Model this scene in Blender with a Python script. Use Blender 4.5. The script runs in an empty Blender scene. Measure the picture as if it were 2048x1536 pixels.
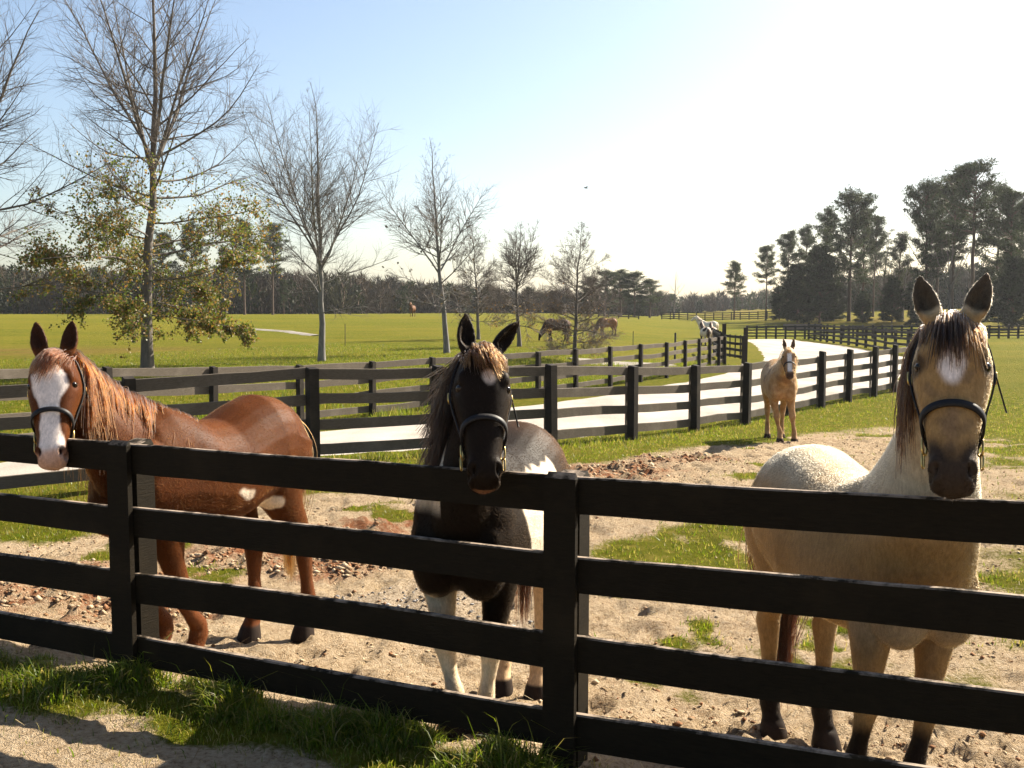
import bpy, bmesh, math, random
import numpy as np
from mathutils import Vector, Matrix, noise as mnoise

# ------------------------------------------------------------------ camera, sky, sun, exposure
SC = bpy.context.scene
COL = SC.collection
R = math.radians
CAM_H, FPX, PITCH = 1.78, 2000.0, math.atan(151.0 / 2000.0)
cam_data = bpy.data.cameras.new('camera')
cam_data.sensor_width = 36.0
cam_data.lens = 36.0 * FPX / 2048.0
cam_data.clip_start = 0.05
cam_data.clip_end = 3000.0
cam = bpy.data.objects.new('camera', cam_data)
cam.location = (0, 0, CAM_H)
cam.rotation_euler = (math.pi / 2 - PITCH, 0, 0)
COL.objects.link(cam)
SC.camera = cam

SUN_AZ = R(51.0)          # to the right of the view direction (+Y), clockwise from above
SUN_EL = R(37.0)
world = bpy.data.worlds.new('World')
SC.world = world
world.use_nodes = True
wn = world.node_tree.nodes
bg = wn['Background']
sky = wn.new('ShaderNodeTexSky')
sky.sky_type = 'NISHITA'
sky.sun_disc = False
sky.sun_elevation = SUN_EL
sky.sun_rotation = SUN_AZ
sky.air_density = 1.0
sky.dust_density = 1.5
sky.ozone_density = 0.8
world.node_tree.links.new(sky.outputs[0], bg.inputs[0])
bg.inputs[1].default_value = 0.058
sun_data = bpy.data.lights.new('sun', 'SUN')
sun_data.energy = 5.0
sun_data.angle = R(0.55)
sun_data.color = (1.0, 0.90, 0.74)
sun = bpy.data.objects.new('sun', sun_data)
sdir = Vector((math.sin(SUN_AZ) * math.cos(SUN_EL), math.cos(SUN_AZ) * math.cos(SUN_EL), math.sin(SUN_EL)))
sun.rotation_euler = (-sdir).to_track_quat('-Z', 'Y').to_euler()
sun.location = sdir * 60
COL.objects.link(sun)
SC.view_settings.view_transform = 'Standard'
SC.view_settings.look = 'None'
SC.view_settings.gamma = 1.0
SC.view_settings.exposure = 1.7
SC.render.engine = 'CYCLES'
SC.cycles.max_bounces = 6
SC.cycles.transparent_max_bounces = 8
SC.cycles.use_denoising = True

rng = np.random.default_rng(7)
random.seed(7)

# ------------------------------------------------------------------ helpers
def at(px, py, y):
    """point of the place seen at photo pixel (px, py) on the vertical plane y metres in front of the camera"""
    cx, cy = (px - 1024) / FPX, -(py - 768) / FPX
    sp, cp = math.sin(PITCH), math.cos(PITCH)
    dy, dz = cp + cy * sp, cy * cp - sp
    t = y / dy
    return np.array([cx * t, y, CAM_H + t * dz])

def xat(px, y):
    """x on the ground for a photo column at distance y"""
    return at(px, 768 + 0, y)[0]

def sstep(a, b, v):
    t = np.clip((np.asarray(v, float) - a) / (b - a), 0, 1)
    return t * t * (3 - 2 * t)

def _hash(ix, iy, seed):
    h = (ix.astype(np.int64) * 374761393 + iy.astype(np.int64) * 668265263 + seed * 1442695041) & 0xFFFFFFFF
    h = ((h ^ (h >> 13)) * 1274126177) & 0xFFFFFFFF
    return ((h ^ (h >> 16)) & 0xFFFF) / 65535.0

def vnoise(x, y, seed=0):
    x = np.asarray(x, float); y = np.asarray(y, float)
    ix, iy = np.floor(x), np.floor(y)
    fx, fy = x - ix, y - iy
    fx = fx * fx * (3 - 2 * fx); fy = fy * fy * (3 - 2 * fy)
    a, b = _hash(ix, iy, seed), _hash(ix + 1, iy, seed)
    c, d = _hash(ix, iy + 1, seed), _hash(ix + 1, iy + 1, seed)
    return (a * (1 - fx) + b * fx) * (1 - fy) + (c * (1 - fx) + d * fx) * fy

def fbm(x, y, seed=0, octv=4, gain=0.5):
    s, amp, tot, f = 0, 1.0, 0.0, 1.0
    for o in range(octv):
        s = s + amp * vnoise(np.asarray(x) * f + 17.3 * o, np.asarray(y) * f - 9.1 * o, seed + o)
        tot += amp; amp *= gain; f *= 2.03
    return s / tot

def mesh_obj(name, verts, faces, mat=None, parent=None, smooth=False, col=None):
    me = bpy.data.meshes.new(name)
    verts = np.asarray(verts, np.float32)
    if isinstance(faces, np.ndarray):
        n, k = faces.shape
        me.vertices.add(len(verts)); me.vertices.foreach_set('co', verts.ravel())
        me.loops.add(n * k); me.loops.foreach_set('vertex_index', faces.astype(np.int32).ravel())
        me.polygons.add(n)
        me.polygons.foreach_set('loop_start', np.arange(0, n * k, k, dtype=np.int32))
        me.polygons.foreach_set('loop_total', np.full(n, k, np.int32))
        me.update(calc_edges=True)
    else:
        me.from_pydata([tuple(v) for v in verts], [], [tuple(f) for f in faces])
        me.update()
    if smooth:
        me.polygons.foreach_set('use_smooth', np.ones(len(me.polygons), bool))
    if col is not None:
        set_col(me, col)
    o = bpy.data.objects.new(name, me)
    if mat: me.materials.append(mat)
    COL.objects.link(o)
    if parent: o.parent = parent
    return o

def set_col(me, col, name='Col'):
    a = me.attributes.new(name, 'FLOAT_COLOR', 'POINT')
    c = np.ones((len(me.vertices), 4), np.float32); c[:, :3] = col
    a.data.foreach_set('color', c.ravel())

def tag(o, label=None, cat=None, group=None, kind=None):
    if label: o['label'] = label
    if cat: o['category'] = cat
    if group: o['group'] = group
    if kind: o['kind'] = kind
    return o

def empty(name, loc=(0, 0, 0), rz=0.0):
    o = bpy.data.objects.new(name, None)
    o.empty_display_size = 0.2
    o.location = loc; o.rotation_euler = (0, 0, rz)
    COL.objects.link(o)
    return o

def copy_tree(o, parent=None):
    c = o.copy(); COL.objects.link(c); c.parent = parent
    for ch in list(o.children):
        copy_tree(ch, c)
    return c

def tubes(P, Rad, k=5, cap=False):
    """vectorised tapered tubes. P (B,n,3), Rad (B,n) -> verts, quads"""
    B, n, _ = P.shape
    T = np.empty_like(P)
    T[:, 1:-1] = P[:, 2:] - P[:, :-2]; T[:, 0] = P[:, 1] - P[:, 0]; T[:, -1] = P[:, -1] - P[:, -2]
    T /= np.linalg.norm(T, axis=2, keepdims=True) + 1e-9
    m = T.mean(1)
    ref = np.where(np.abs(m[:, 2:3]) > 0.75, np.array([[1.0, 0.13, 0.0]]), np.array([[0.0, 0.0, 1.0]]))[:, None, :]
    X = np.cross(T, np.broadcast_to(ref, T.shape)); X /= np.linalg.norm(X, axis=2, keepdims=True) + 1e-9
    Y = np.cross(T, X)
    ang = np.arange(k) * 2 * math.pi / k
    V = P[:, :, None, :] + Rad[:, :, None, None] * (X[:, :, None, :] * np.cos(ang)[None, None, :, None] + Y[:, :, None, :] * np.sin(ang)[None, None, :, None])
    base = (np.arange(B) * n * k)[:, None, None]
    i = np.arange(n - 1)[None, :, None] * k
    j = np.arange(k)[None, None, :]; j2 = (j + 1) % k
    F = np.stack([base + i + j, base + i + j2, base + i + k + j2, base + i + k + j], -1).reshape(-1, 4)
    return V.reshape(-1, 3), F

class Acc:
    def __init__(s): s.v = []; s.f = []; s.n = 0; s.c = []
    def add(s, v, f, c=None):
        v = np.asarray(v, float); s.v.append(v); s.f.append(np.asarray(f) + s.n); s.n += len(v)
        if c is not None: s.c.append(np.broadcast_to(np.asarray(c, float), (len(v), 3)))
    def obj(s, name, mat, parent=None, smooth=False):
        return mesh_obj(name, np.concatenate(s.v), np.concatenate(s.f), mat, parent, smooth, np.concatenate(s.c) if s.c else None)

# ------------------------------------------------------------------ materials
def new_mat(name):
    m = bpy.data.materials.new(name); m.use_nodes = True
    nt = m.node_tree
    return m, nt, nt.nodes, nt.links, nt.nodes['Principled BSDF']

def N(nt, typ, **kw):
    n = nt.nodes.new(typ)
    for k, v in kw.items():
        if hasattr(n, k): setattr(n, k, v)
    return n

def ramp(nt, stops):
    r = nt.nodes.new('ShaderNodeValToRGB')
    e = r.color_ramp.elements
    while len(e) < len(stops): e.new(0.5)
    for el, (p, c) in zip(e, stops):
        el.position = p; el.color = (*c, 1) if len(c) == 3 else c
    return r

def noise_tex(nt, scale, detail=4, rough=0.6, coord=None, dims='3D'):
    n = nt.nodes.new('ShaderNodeTexNoise')
    n.inputs['Scale'].default_value = scale; n.inputs['Detail'].default_value = detail; n.inputs['Roughness'].default_value = rough
    if coord is not None: nt.links.new(coord, n.inputs['Vector'])
    return n

def mixc(nt, fac, a, b, blend='MIX'):
    m = nt.nodes.new('ShaderNodeMix'); m.data_type = 'RGBA'; m.blend_type = blend
    for sock, val in ((m.inputs[0], fac), (m.inputs[6], a), (m.inputs[7], b)):
        if hasattr(val, 'is_output') or isinstance(val, bpy.types.NodeSocket): nt.links.new(val, sock)
        elif isinstance(val, (int, float)): sock.default_value = val
        else: sock.default_value = (*val, 1)
    return m.outputs[2]

def bump(nt, height, strength=0.5, dist=0.02):
    b = nt.nodes.new('ShaderNodeBump'); b.inputs['Strength'].default_value = strength; b.inputs['Distance'].default_value = dist
    nt.links.new(height, b.inputs['Height'])
    return b.outputs[0]

def wood_mat(name, dark, light, wear, edge=0.0):
    m, nt, nd, lk, p = new_mat(name)
    tc = N(nt, 'ShaderNodeTexCoord')
    mp = N(nt, 'ShaderNodeMapping'); lk.new(tc.outputs['UV'], mp.inputs[0]) if False else lk.new(tc.outputs['Object'], mp.inputs[0])
    mp.inputs['Scale'].default_value = (3, 3, 26)
    n1 = noise_tex(nt, 6, 6, 0.7, mp.outputs[0])
    n2 = noise_tex(nt, 2.3, 4, 0.6, tc.outputs['Object'])
    r1 = ramp(nt, [(0.3, dark), (0.72, light)]); lk.new(n1.outputs[0], r1.inputs[0])
    r2 = ramp(nt, [(0.52, (0, 0, 0)), (0.75, (1, 1, 1))]); lk.new(n2.outputs[0], r2.inputs[0])
    mm = N(nt, 'ShaderNodeMath', operation='MULTIPLY'); lk.new(r2.outputs[0], mm.inputs[0]); mm.inputs[1].default_value = 0.6
    c = mixc(nt, mm.outputs[0], r1.outputs[0], wear)
    if edge:   # paint worn off the upper edges; pale colour also paints sunlight on upward faces
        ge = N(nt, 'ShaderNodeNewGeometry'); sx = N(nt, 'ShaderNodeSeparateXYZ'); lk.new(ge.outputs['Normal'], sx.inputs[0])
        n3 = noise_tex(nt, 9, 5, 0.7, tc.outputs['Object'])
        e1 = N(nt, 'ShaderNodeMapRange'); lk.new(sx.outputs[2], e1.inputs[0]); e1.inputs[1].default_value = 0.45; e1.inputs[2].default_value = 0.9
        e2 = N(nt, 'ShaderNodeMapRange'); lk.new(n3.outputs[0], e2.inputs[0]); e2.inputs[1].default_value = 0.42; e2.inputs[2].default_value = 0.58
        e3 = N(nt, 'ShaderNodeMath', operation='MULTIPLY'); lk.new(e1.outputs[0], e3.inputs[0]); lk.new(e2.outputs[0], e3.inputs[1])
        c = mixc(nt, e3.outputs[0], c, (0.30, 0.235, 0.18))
    lk.new(c, p.inputs['Base Color'])
    p.inputs['Roughness'].default_value = 0.75
    p.inputs['Specular IOR Level'].default_value = 0.1
    lk.new(bump(nt, n1.outputs[0], 0.6, 0.006), p.inputs['Normal'])
    return m

M = {}
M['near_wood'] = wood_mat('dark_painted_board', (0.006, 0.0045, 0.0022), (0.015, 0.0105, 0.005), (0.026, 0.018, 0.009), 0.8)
M['mid_wood'] = wood_mat('weathered_dark_board', (0.062, 0.050, 0.037), (0.128, 0.107, 0.083), (0.17, 0.145, 0.115))
M['mid_post'] = wood_mat('dark_post_wood', (0.012, 0.010, 0.008), (0.034, 0.028, 0.022), (0.06, 0.048, 0.035))
M['far_wood'] = wood_mat('far_fence_wood', (0.018, 0.016, 0.015), (0.05, 0.045, 0.04), (0.085, 0.078, 0.07))

def leaf_mat(name, translucency=0.45, rough=0.6, spec=0.3):
    """thin leaf: vertex colour, part of the light passes through"""
    m, nt, nd, lk, p = new_mat(name)
    a = N(nt, 'ShaderNodeAttribute'); a.attribute_name = 'Col'
    lk.new(a.outputs[0], p.inputs['Base Color'])
    p.inputs['Roughness'].default_value = rough
    p.inputs['Specular IOR Level'].default_value = spec
    tr = N(nt, 'ShaderNodeBsdfTranslucent')
    g = N(nt, 'ShaderNodeMix', data_type='RGBA', blend_type='MULTIPLY'); g.inputs[0].default_value = 1.0
    lk.new(a.outputs[0], g.inputs[6]); g.inputs[7].default_value = (1.5, 1.5, 0.9, 1)
    lk.new(g.outputs[2], tr.inputs[0])
    mx = N(nt, 'ShaderNodeMixShader'); mx.inputs[0].default_value = translucency
    lk.new(p.outputs[0], mx.inputs[1]); lk.new(tr.outputs[0], mx.inputs[2])
    lk.new(mx.outputs[0], nd['Material Output'].inputs[0])
    return m
M['grass'] = leaf_mat('grass_blades', 0.5, 0.45, 0.3)
M['leaf'] = leaf_mat('dry_leaves', 0.45, 0.5, 0.4)
M['needle'] = leaf_mat('pine_needles', 0.18, 0.6, 0.15)
M['bare'] = leaf_mat('bare_twig_mass', 0.05, 0.9, 0.1)

def bark_mat(name, c1, c2, scale=9):
    m, nt, nd, lk, p = new_mat(name)
    tc = N(nt, 'ShaderNodeTexCoord')
    mp = N(nt, 'ShaderNodeMapping'); lk.new(tc.outputs['Object'], mp.inputs[0]); mp.inputs['Scale'].default_value = (1, 1, 0.3)
    n1 = noise_tex(nt, scale, 6, 0.7, mp.outputs[0])
    r = ramp(nt, [(0.3, c1), (0.7, c2)]); lk.new(n1.outputs[0], r.inputs[0])
    lk.new(r.outputs[0], p.inputs['Base Color']); p.inputs['Roughness'].default_value = 0.9
    lk.new(bump(nt, n1.outputs[0], 0.8, 0.02), p.inputs['Normal'])
    return m
M['bark_oak'] = bark_mat('grey_oak_bark', (0.06, 0.05, 0.042), (0.17, 0.145, 0.12))
M['bark_grey'] = bark_mat('pale_grey_bark', (0.09, 0.085, 0.078), (0.22, 0.205, 0.185))
M['twig'] = bark_mat('twig_bark', (0.07, 0.055, 0.05), (0.15, 0.12, 0.105), 3)
M['bark_pine'] = bark_mat('pine_bark', (0.045, 0.028, 0.02), (0.12, 0.075, 0.05), 5)
# ------------------------------------------------------------------ terrain
FA, FB = np.array([-1.85, 4.73]), np.array([0.20, 3.80])          # near fence posts
FDIR = (FB - FA) / np.linalg.norm(FB - FA)
FNRM = np.array([-FDIR[1], FDIR[0]])                               # points into the paddock
BD = np.array([0.5, 0.866]); BN = np.array([-0.866, 0.5])         # back fence direction, left normal

def terrain(x, y):
    x = np.asarray(x, float); y = np.asarray(y, float)
    sn = (x - FA[0]) * FNRM[0] + (y - FA[1]) * FNRM[1]
    hill = 1.7 * sstep(26, 75, x) * sstep(70, 130, y)
    far = 0.6 * sstep(80, 150, y)
    zp = np.interp(sn, [0.0, 0.15, 0.4, 0.8, 1.3, 1.9, 4.0, 6.5], [0.0, -0.04, -0.13, -0.22, -0.285, -0.32, -0.29, -0.17]) - 0.40 * sstep(11, 21, y) + far
    sb = (x + 3.0) * BN[0] + (y - 21.5) * BN[1]
    r = x / np.maximum(y, 1.0)
    q = sstep(0.02, 0.2, r)
    e0, e1 = 50 + 30 * q, 120 + 30 * q
    t = np.clip((y - e0) / (e1 - e0), 0, 1); t = t * t * (3 - 2 * t)
    zl = (-0.1 - 0.5 * q) + (0.95 - 0.35 * q) * t
    k = sstep(0.3, 5.5, sb)
    z = zp * (1 - k) + zl * k + hill
    z = z + 0.10 * (fbm(x * 0.11, y * 0.11, 5, 3) - 0.5) * sstep(22, 40, y)
    return z

def T(x, y): return float(terrain(x, y))

MID = [(-8.1, 9.2), (-6.2, 10.25), (xat(260, 11.3), 11.3), (xat(625, 12.6), 12.6), (xat(876, 13.7), 13.7), (xat(1104, 14.9), 14.9), (xat(1266, 16.6), 16.6),
       (xat(1392, 18.4), 18.4), (xat(1494, 20.1), 20.1), (xat(1574, 21.9), 21.9), (xat(1645, 23.6), 23.6), (xat(1698, 25.1), 25.1), (xat(1749, 26.5), 26.5), (xat(1789, 28.0), 28.0), (xat(1822, 29.6), 29.6)]
BACK = [(-9.6, 10.1), (-8.5, 12.0), (-7.4, 13.9), (xat(217, 15.8), 15.8), (xat(425, 17.7), 17.7), (xat(600, 19.6), 19.6), (xat(744, 21.5), 21.5), (xat(866, 23.2), 23.2), (xat(977, 24.7), 24.7), (xat(1076, 26.3), 26.3),
        (xat(1152, 28.0), 28.0), (xat(1221, 30.0), 30.0), (xat(1281, 32.0), 32.0), (xat(1333, 33.9), 33.9), (xat(1370, 35.9), 35.9), (xat(1398, 37.9), 37.9), (xat(1419, 39.7), 39.7), (xat(1437, 41.2), 41.2), (xat(1449, 42.2), 42.2)]
MID = [np.array(p) for p in MID]; BACK = [np.array(p) for p in BACK]

def dist_poly(x, y, pts):
    """distance to a polyline and signed side (left positive)"""
    best = np.full(np.shape(x), 1e9); side = np.zeros(np.shape(x))
    for a, b in zip(pts[:-1], pts[1:]):
        d = b - a; L2 = d @ d
        t = np.clip(((x - a[0]) * d[0] + (y - a[1]) * d[1]) / L2, 0, 1)
        ex, ey = x - a[0] - t * d[0], y - a[1] - t * d[1]
        dd = np.hypot(ex, ey)
        s = np.sign(d[0] * (y - a[1]) - d[1] * (x - a[0]))
        u = dd < best
        best = np.where(u, dd, best); side = np.where(u, s, side)
    return best, side

def blob(x, y, cx, cy, rx, ry):
    return np.clip(1.25 - np.hypot((x - cx) / rx, (y - cy) / ry), 0, 1)

def masks(x, y):
    """dirt, red clay, grey gravel, dry grass weights of the ground at x, y"""
    n1 = fbm(x * 0.9, y * 0.9, 11, 4); n2 = fbm(x * 3.1, y * 3.1, 21, 3); n3 = fbm(x * 0.35, y * 0.35, 31, 3)
    sn = (x - FA[0]) * FNRM[0] + (y - FA[1]) * FNRM[1]
    dm, sm = dist_poly(x, y, MID)
    inside = (sn > -0.15) & (sm < 0)
    d = sstep(1.25, 2.3, dm + (n1 - 0.5) * 1.6 + (n2 - 0.5) * 0.6)
    # green to the right side of the paddock
    gx = x - (2.7 + (y - 6.0) * 0.42)
    d = d * (1 - sstep(-0.5, 1.6, gx + (n1 - 0.5) * 3.0 + (n2 - .5) * 1.2) * (0.93 - 0.55 * sstep(0.54, 0.66, n3 + (n1 - 0.5) * 0.5) * (1 - sstep(15, 19, y))))
    d = d * (1 - sstep(16.5, 21, y + (n1 - 0.5) * 4))
    # grass patch in the middle of the paddock
    for c in ((1.25, 8.15, 0.9, 0.75), (1.9, 8.9, 0.7, 0.5), (0.9, 7.3, .5, .3), (3.0, 11.6, 0.8, 0.35), (3.6, 12.6, 0.9, 0.3), (0.2, 9.2, 0.5, 0.3)):
        d = d * (1 - 0.95 * np.clip(sstep(0.15, 0.7, blob(x, y, *c) + (n1 - 0.5) * 0.8 + (n2 - 0.5) * 0.7), 0, 1))
    d = np.where(inside, d, 0.0)
    # camera side: trodden path
    pth = sstep(0.22, 0.55, -sn + (n1 - 0.5) * 0.7 + (n2 - 0.5) * 0.4)
    bare = sstep(0.0, 0.25, sn + 0.2) * (sn <= 0.3)
    d = np.where(sn < 0.25, np.maximum(pth, bare * 0.7), d)
    red = np.zeros_like(d)
    for c in ((-1.9, 8.3, 1.2, 0.8), (-1.5, 8.9, 0.9, 0.8), (-0.7, 9.6, 0.7, 0.5), (1.3, 12.0, 1.0, 0.9), (0.7, 11.2, 0.9, 0.5), (-3.3, 7.3, 1.5, 1.0), (-2.5, 6.8, 0.7, 0.6), (2.2, 13.2, .8, .5)):
        red = np.maximum(red, sstep(0.2, 0.75, blob(x, y, *c) + (n2 - 0.5) * 0.9))
    gra = np.zeros_like(d)
    for c in ((-0.7, 6.9, 0.75, 0.7), (-0.15, 6.3, 0.5, 0.5)):
        gra = np.maximum(gra, sstep(0.2, 0.8, blob(x, y, *c) + (n2 - 0.5) * 0.8))
    dry = blob(x, y, -24, 44, 16, 7) * sstep(0.35, 0.6, n1) + 0.8 * sstep(28, 40, x) * sstep(85, 105, y) * sstep(0.35, 0.6, n3 + (n1 - 0.5) * .4)
    return np.clip(d, 0, 1), np.clip(red, 0, 1), np.clip(gra, 0, 1), np.clip(dry, 0, 1)

def micro(x, y, d, red, gra):
    """small relief of the trodden ground"""
    n1 = fbm(x * 2.6, y * 2.6, 41, 3); n2 = fbm(x * 8, y * 8, 51, 3); n3 = fbm(x * 22, y * 22, 61, 2)
    h = (n1 - 0.5) * 0.06 + (n2 - 0.5) * 0.075 + (n3 - 0.5) * 0.045
    mud = blob(x, y, 1.9, 4.3, 1.4, 1.0)
    holes = np.maximum(0, n2 - 0.54) * 0.5
    lumps = np.maximum(0, fbm(x * 5.5, y * 5.5, 71, 3) - 0.52) * 0.32
    sn = (x - FA[0]) * FNRM[0] + (y - FA[1]) * FNRM[1]
    flat = sstep(-0.6, -0.25, sn)
    pits = -0.10 * np.maximum(0, fbm(x * 6.5, y * 6.5, 81, 2) - 0.62) / 0.38 * flat
    return d * (pits + h * (0.35 + 0.65 * flat) * (1 + 1.0 * mud) - mud * holes + red * lumps * 0.8 + mud * lumps * 0.7) + (1 - d) * (n1 - 0.5) * 0.03

def ground_height(x, y):
    x = np.asarray(x, float); y = np.asarray(y, float)
    d, r, g, _ = masks(x, y)
    return terrain(x, y) + micro(x, y, d, r, g) * (1 - sstep(20, 34, y))

def build_ground():
    def geo(a, b, n): return np.geomspace(a, b, n)
    xs_pos = np.concatenate([np.arange(0, 7.0, 0.035), 7.0 + np.cumsum(np.geomspace(0.036, 0.28, 40)), ])
    last = xs_pos[-1]
    xs_pos = np.concatenate([xs_pos, last + np.cumsum(np.geomspace(0.3, 70, 46))])
    xs = np.concatenate([-xs_pos[:0:-1], xs_pos])
    ys = np.concatenate([-np.cumsum(np.geomspace(0.1, 20, 12))[::-1] + 2.6, np.geomspace(2.6, 24, 330), 24 * np.geomspace(1.012, 40, 110)])
    X, Y = np.meshgrid(xs, ys)
    d, red, gra, dry = masks(X, Y)
    Z = terrain(X, Y) + micro(X, Y, d, red, gra) * (1 - sstep(20, 34, Y))
    ny, nx = X.shape
    V = np.stack([X, Y, Z], -1).reshape(-1, 3)
    idx = np.arange(ny * nx).reshape(ny, nx)
    F = np.stack([idx[:-1, :-1], idx[:-1, 1:], idx[1:, 1:], idx[1:, :-1]], -1).reshape(-1, 4)
    o = mesh_obj('ground', V, F, None, None, True)
    set_col(o.data, np.stack([d, red, gra], -1).reshape(-1, 3), 'Mask')
    a = o.data.attributes.new('Dry', 'FLOAT', 'POINT'); a.data.foreach_set('value', dry.astype(np.float32).ravel())
    tag(o, kind='structure')
    m, nt, nd, lk, p = new_mat('paddock_ground')
    at_ = N(nt, 'ShaderNodeAttribute'); at_.attribute_name = 'Mask'
    sep = N(nt, 'ShaderNodeSeparateColor'); lk.new(at_.outputs['Color'], sep.inputs[0])
    dr = N(nt, 'ShaderNodeAttribute'); dr.attribute_name = 'Dry'
    tc = N(nt, 'ShaderNodeTexCoord'); co = tc.outputs['Object']
    nA = noise_tex(nt, 0.35, 5, 0.6, co); nB = noise_tex(nt, 5.0, 6, 0.7, co); nC = noise_tex(nt, 38.0, 5, 0.7, co); nD = noise_tex(nt, 140.0, 3, 0.6, co)
    # sandy dirt
    dA = ramp(nt, [(0.32, (0.13, 0.072, 0.034)), (0.45, (0.35, 0.245, 0.145)), (0.7, (0.47, 0.355, 0.235))]); lk.new(nB.outputs[0], dA.inputs[0])
    dB = ramp(nt, [(0.36, (0.09, 0.055, 0.028)), (0.47, (0.36, 0.26, 0.16)), (0.72, (0.55, 0.45, 0.33))]); lk.new(nC.outputs[0], dB.inputs[0])
    dirt = mixc(nt, 0.55, dA.outputs[0], dB.outputs[0]); dirt = mixc(nt, 1.0, dirt, (1.13, 1.16, 1.18), 'MULTIPLY')
    redc = ramp(nt, [(0.3, (0.15, 0.05, 0.022)), (0.7, (0.33, 0.15, 0.075))]); lk.new(nC.outputs[0], redc.inputs[0])
    fr = N(nt, 'ShaderNodeMath', operation='MULTIPLY'); lk.new(sep.outputs[1], fr.inputs[0])
    rr = ramp(nt, [(0.40, (0, 0, 0)), (0.58, (1, 1, 1))]); lk.new(nB.outputs[0], rr.inputs[0]); lk.new(rr.outputs[0], fr.inputs[1])
    dirt = mixc(nt, fr.outputs[0], dirt, redc.outputs[0])
    grc = ramp(nt, [(0.35, (0.10, 0.085, 0.07)), (0.62, (0.48, 0.42, 0.35))]); lk.new(nC.outputs[0], grc.inputs[0])
    fg = N(nt, 'ShaderNodeMath', operation='MULTIPLY'); lk.new(sep.outputs[2], fg.inputs[0]); fg.inputs[1].default_value = 0.4
    dirt = mixc(nt, fg.outputs[0], dirt, grc.outputs[0])
    # turf
    gA = ramp(nt, [(0.30, (0.070, 0.085, 0.008)), (0.5, (0.125, 0.130, 0.012)), (0.72, (0.18, 0.160, 0.022))]); lk.new(nA.outputs[0], gA.inputs[0])
    gB = ramp(nt, [(0.3, (0.06, 0.08, 0.005)), (0.7, (0.20, 0.195, 0.020))]); lk.new(nC.outputs[0], gB.inputs[0])
    gF = ramp(nt, [(0.3, (0.06, 0.075, 0.008)), (0.7, (0.20, 0.175, 0.03))]); lk.new(nB.outputs[0], gF.inputs[0])
    turf = mixc(nt, 0.4, gA.outputs[0], gB.outputs[0]); turf = mixc(nt, 0.35, turf, gF.outputs[0])
    dryc = ramp(nt, [(0.3, (0.12, 0.075, 0.035)), (0.7, (0.26, 0.17, 0.085))]); lk.new(nB.outputs[0], dryc.inputs[0])
    strawm = ramp(nt, [(0.50, (0, 0, 0)), (0.64, (0.75, 0.75, 0.75))]); lk.new(nB.outputs[0], strawm.inputs[0]); turf = mixc(nt, strawm.outputs[0], turf, (0.26, 0.20, 0.075))
    turf = mixc(nt, dr.outputs['Fac'], turf, dryc.outputs[0])
    mpf = N(nt, 'ShaderNodeMapping'); lk.new(co, mpf.inputs[0]); mpf.inputs['Scale'].default_value = (0.05, 0.16, 1.0)
    nE = noise_tex(nt, 1.0, 5, 0.65, mpf.outputs[0]); fE = ramp(nt, [(0.42, (0, 0, 0)), (0.62, (0.6, 0.6, 0.6))]); lk.new(nE.outputs[0], fE.inputs[0])
    turf = mixc(nt, fE.outputs[0], turf, (0.21, 0.165, 0.035))
    turf = mixc(nt, 1.0, turf, (0.76, 0.80, 0.48), 'MULTIPLY')
    # edges of the dirt broken up by noise
    am = N(nt, 'ShaderNodeMath', operation='SUBTRACT'); lk.new(nC.outputs[0], am.inputs[0]); am.inputs[1].default_value = 0.5
    an = N(nt, 'ShaderNodeMath', operation='MULTIPLY_ADD'); lk.new(am.outputs[0], an.inputs[0]); an.inputs[1].default_value = 0.9; lk.new(sep.outputs[0], an.inputs[2])
    ar = ramp(nt, [(0.25, (0, 0, 0)), (0.68, (1, 1, 1))]); lk.new(an.outputs[0], ar.inputs[0])
    c = mixc(nt, ar.outputs[0], turf, dirt)
    lk.new(c, p.inputs['Base Color'])
    p.inputs['Roughness'].default_value = 0.95; p.inputs['Specular IOR Level'].default_value = 0.02
    hs = N(nt, 'ShaderNodeMath', operation='ADD'); lk.new(nC.outputs[0], hs.inputs[0]); lk.new(nD.outputs[0], hs.inputs[1])
    lk.new(bump(nt, hs.outputs[0], 1.0, 0.035), p.inputs['Normal'])
    o.data.materials.append(m)
    return o
ground = build_ground()

# ------------------------------------------------------------------ gravel road and paths
def gravel_mat(name, a, b):
    m, nt, nd, lk, p = new_mat(name)
    tc = N(nt, 'ShaderNodeTexCoord'); co = tc.outputs['Object']
    mp = N(nt, 'ShaderNodeMapping'); lk.new(co, mp.inputs[0]); mp.inputs['Rotation'].default_value = (0, 0, R(-30)); mp.inputs['Scale'].default_value = (1.6, 0.12, 1)
    n1 = noise_tex(nt, 1.0, 4, 0.6, mp.outputs[0]); n2 = noise_tex(nt, 30, 6, 0.75, co); n3 = noise_tex(nt, 0.6, 4, 0.6, co)
    r1 = ramp(nt, [(0.3, a), (0.7, b)]); lk.new(n1.outputs[0], r1.inputs[0])
    r2 = ramp(nt, [(0.25, tuple(x * 0.62 for x in a)), (0.6, b)]); lk.new(n2.outputs[0], r2.inputs[0])
    c = mixc(nt, 0.45, r1.outputs[0], r2.outputs[0])
    r3 = ramp(nt, [(0.35, tuple(x * 0.8 for x in a)), (0.6, b)]); lk.new(n3.outputs[0], r3.inputs[0])
    c = mixc(nt, 0.3, c, r3.outputs[0])
    lk.new(c, p.inputs['Base Color']); p.inputs['Roughness'].default_value = 0.95; p.inputs['Specular IOR Level'].default_value = 0.15
    lk.new(bump(nt, n2.outputs[0], 0.8, 0.02), p.inputs['Normal'])
    return m
M['path'] = gravel_mat('grey_gravel', (0.16, 0.14, 0.115), (0.30, 0.27, 0.23))
M['road'] = gravel_mat('pale_gravel', (0.25, 0.21, 0.175), (0.47, 0.42, 0.365))

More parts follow.
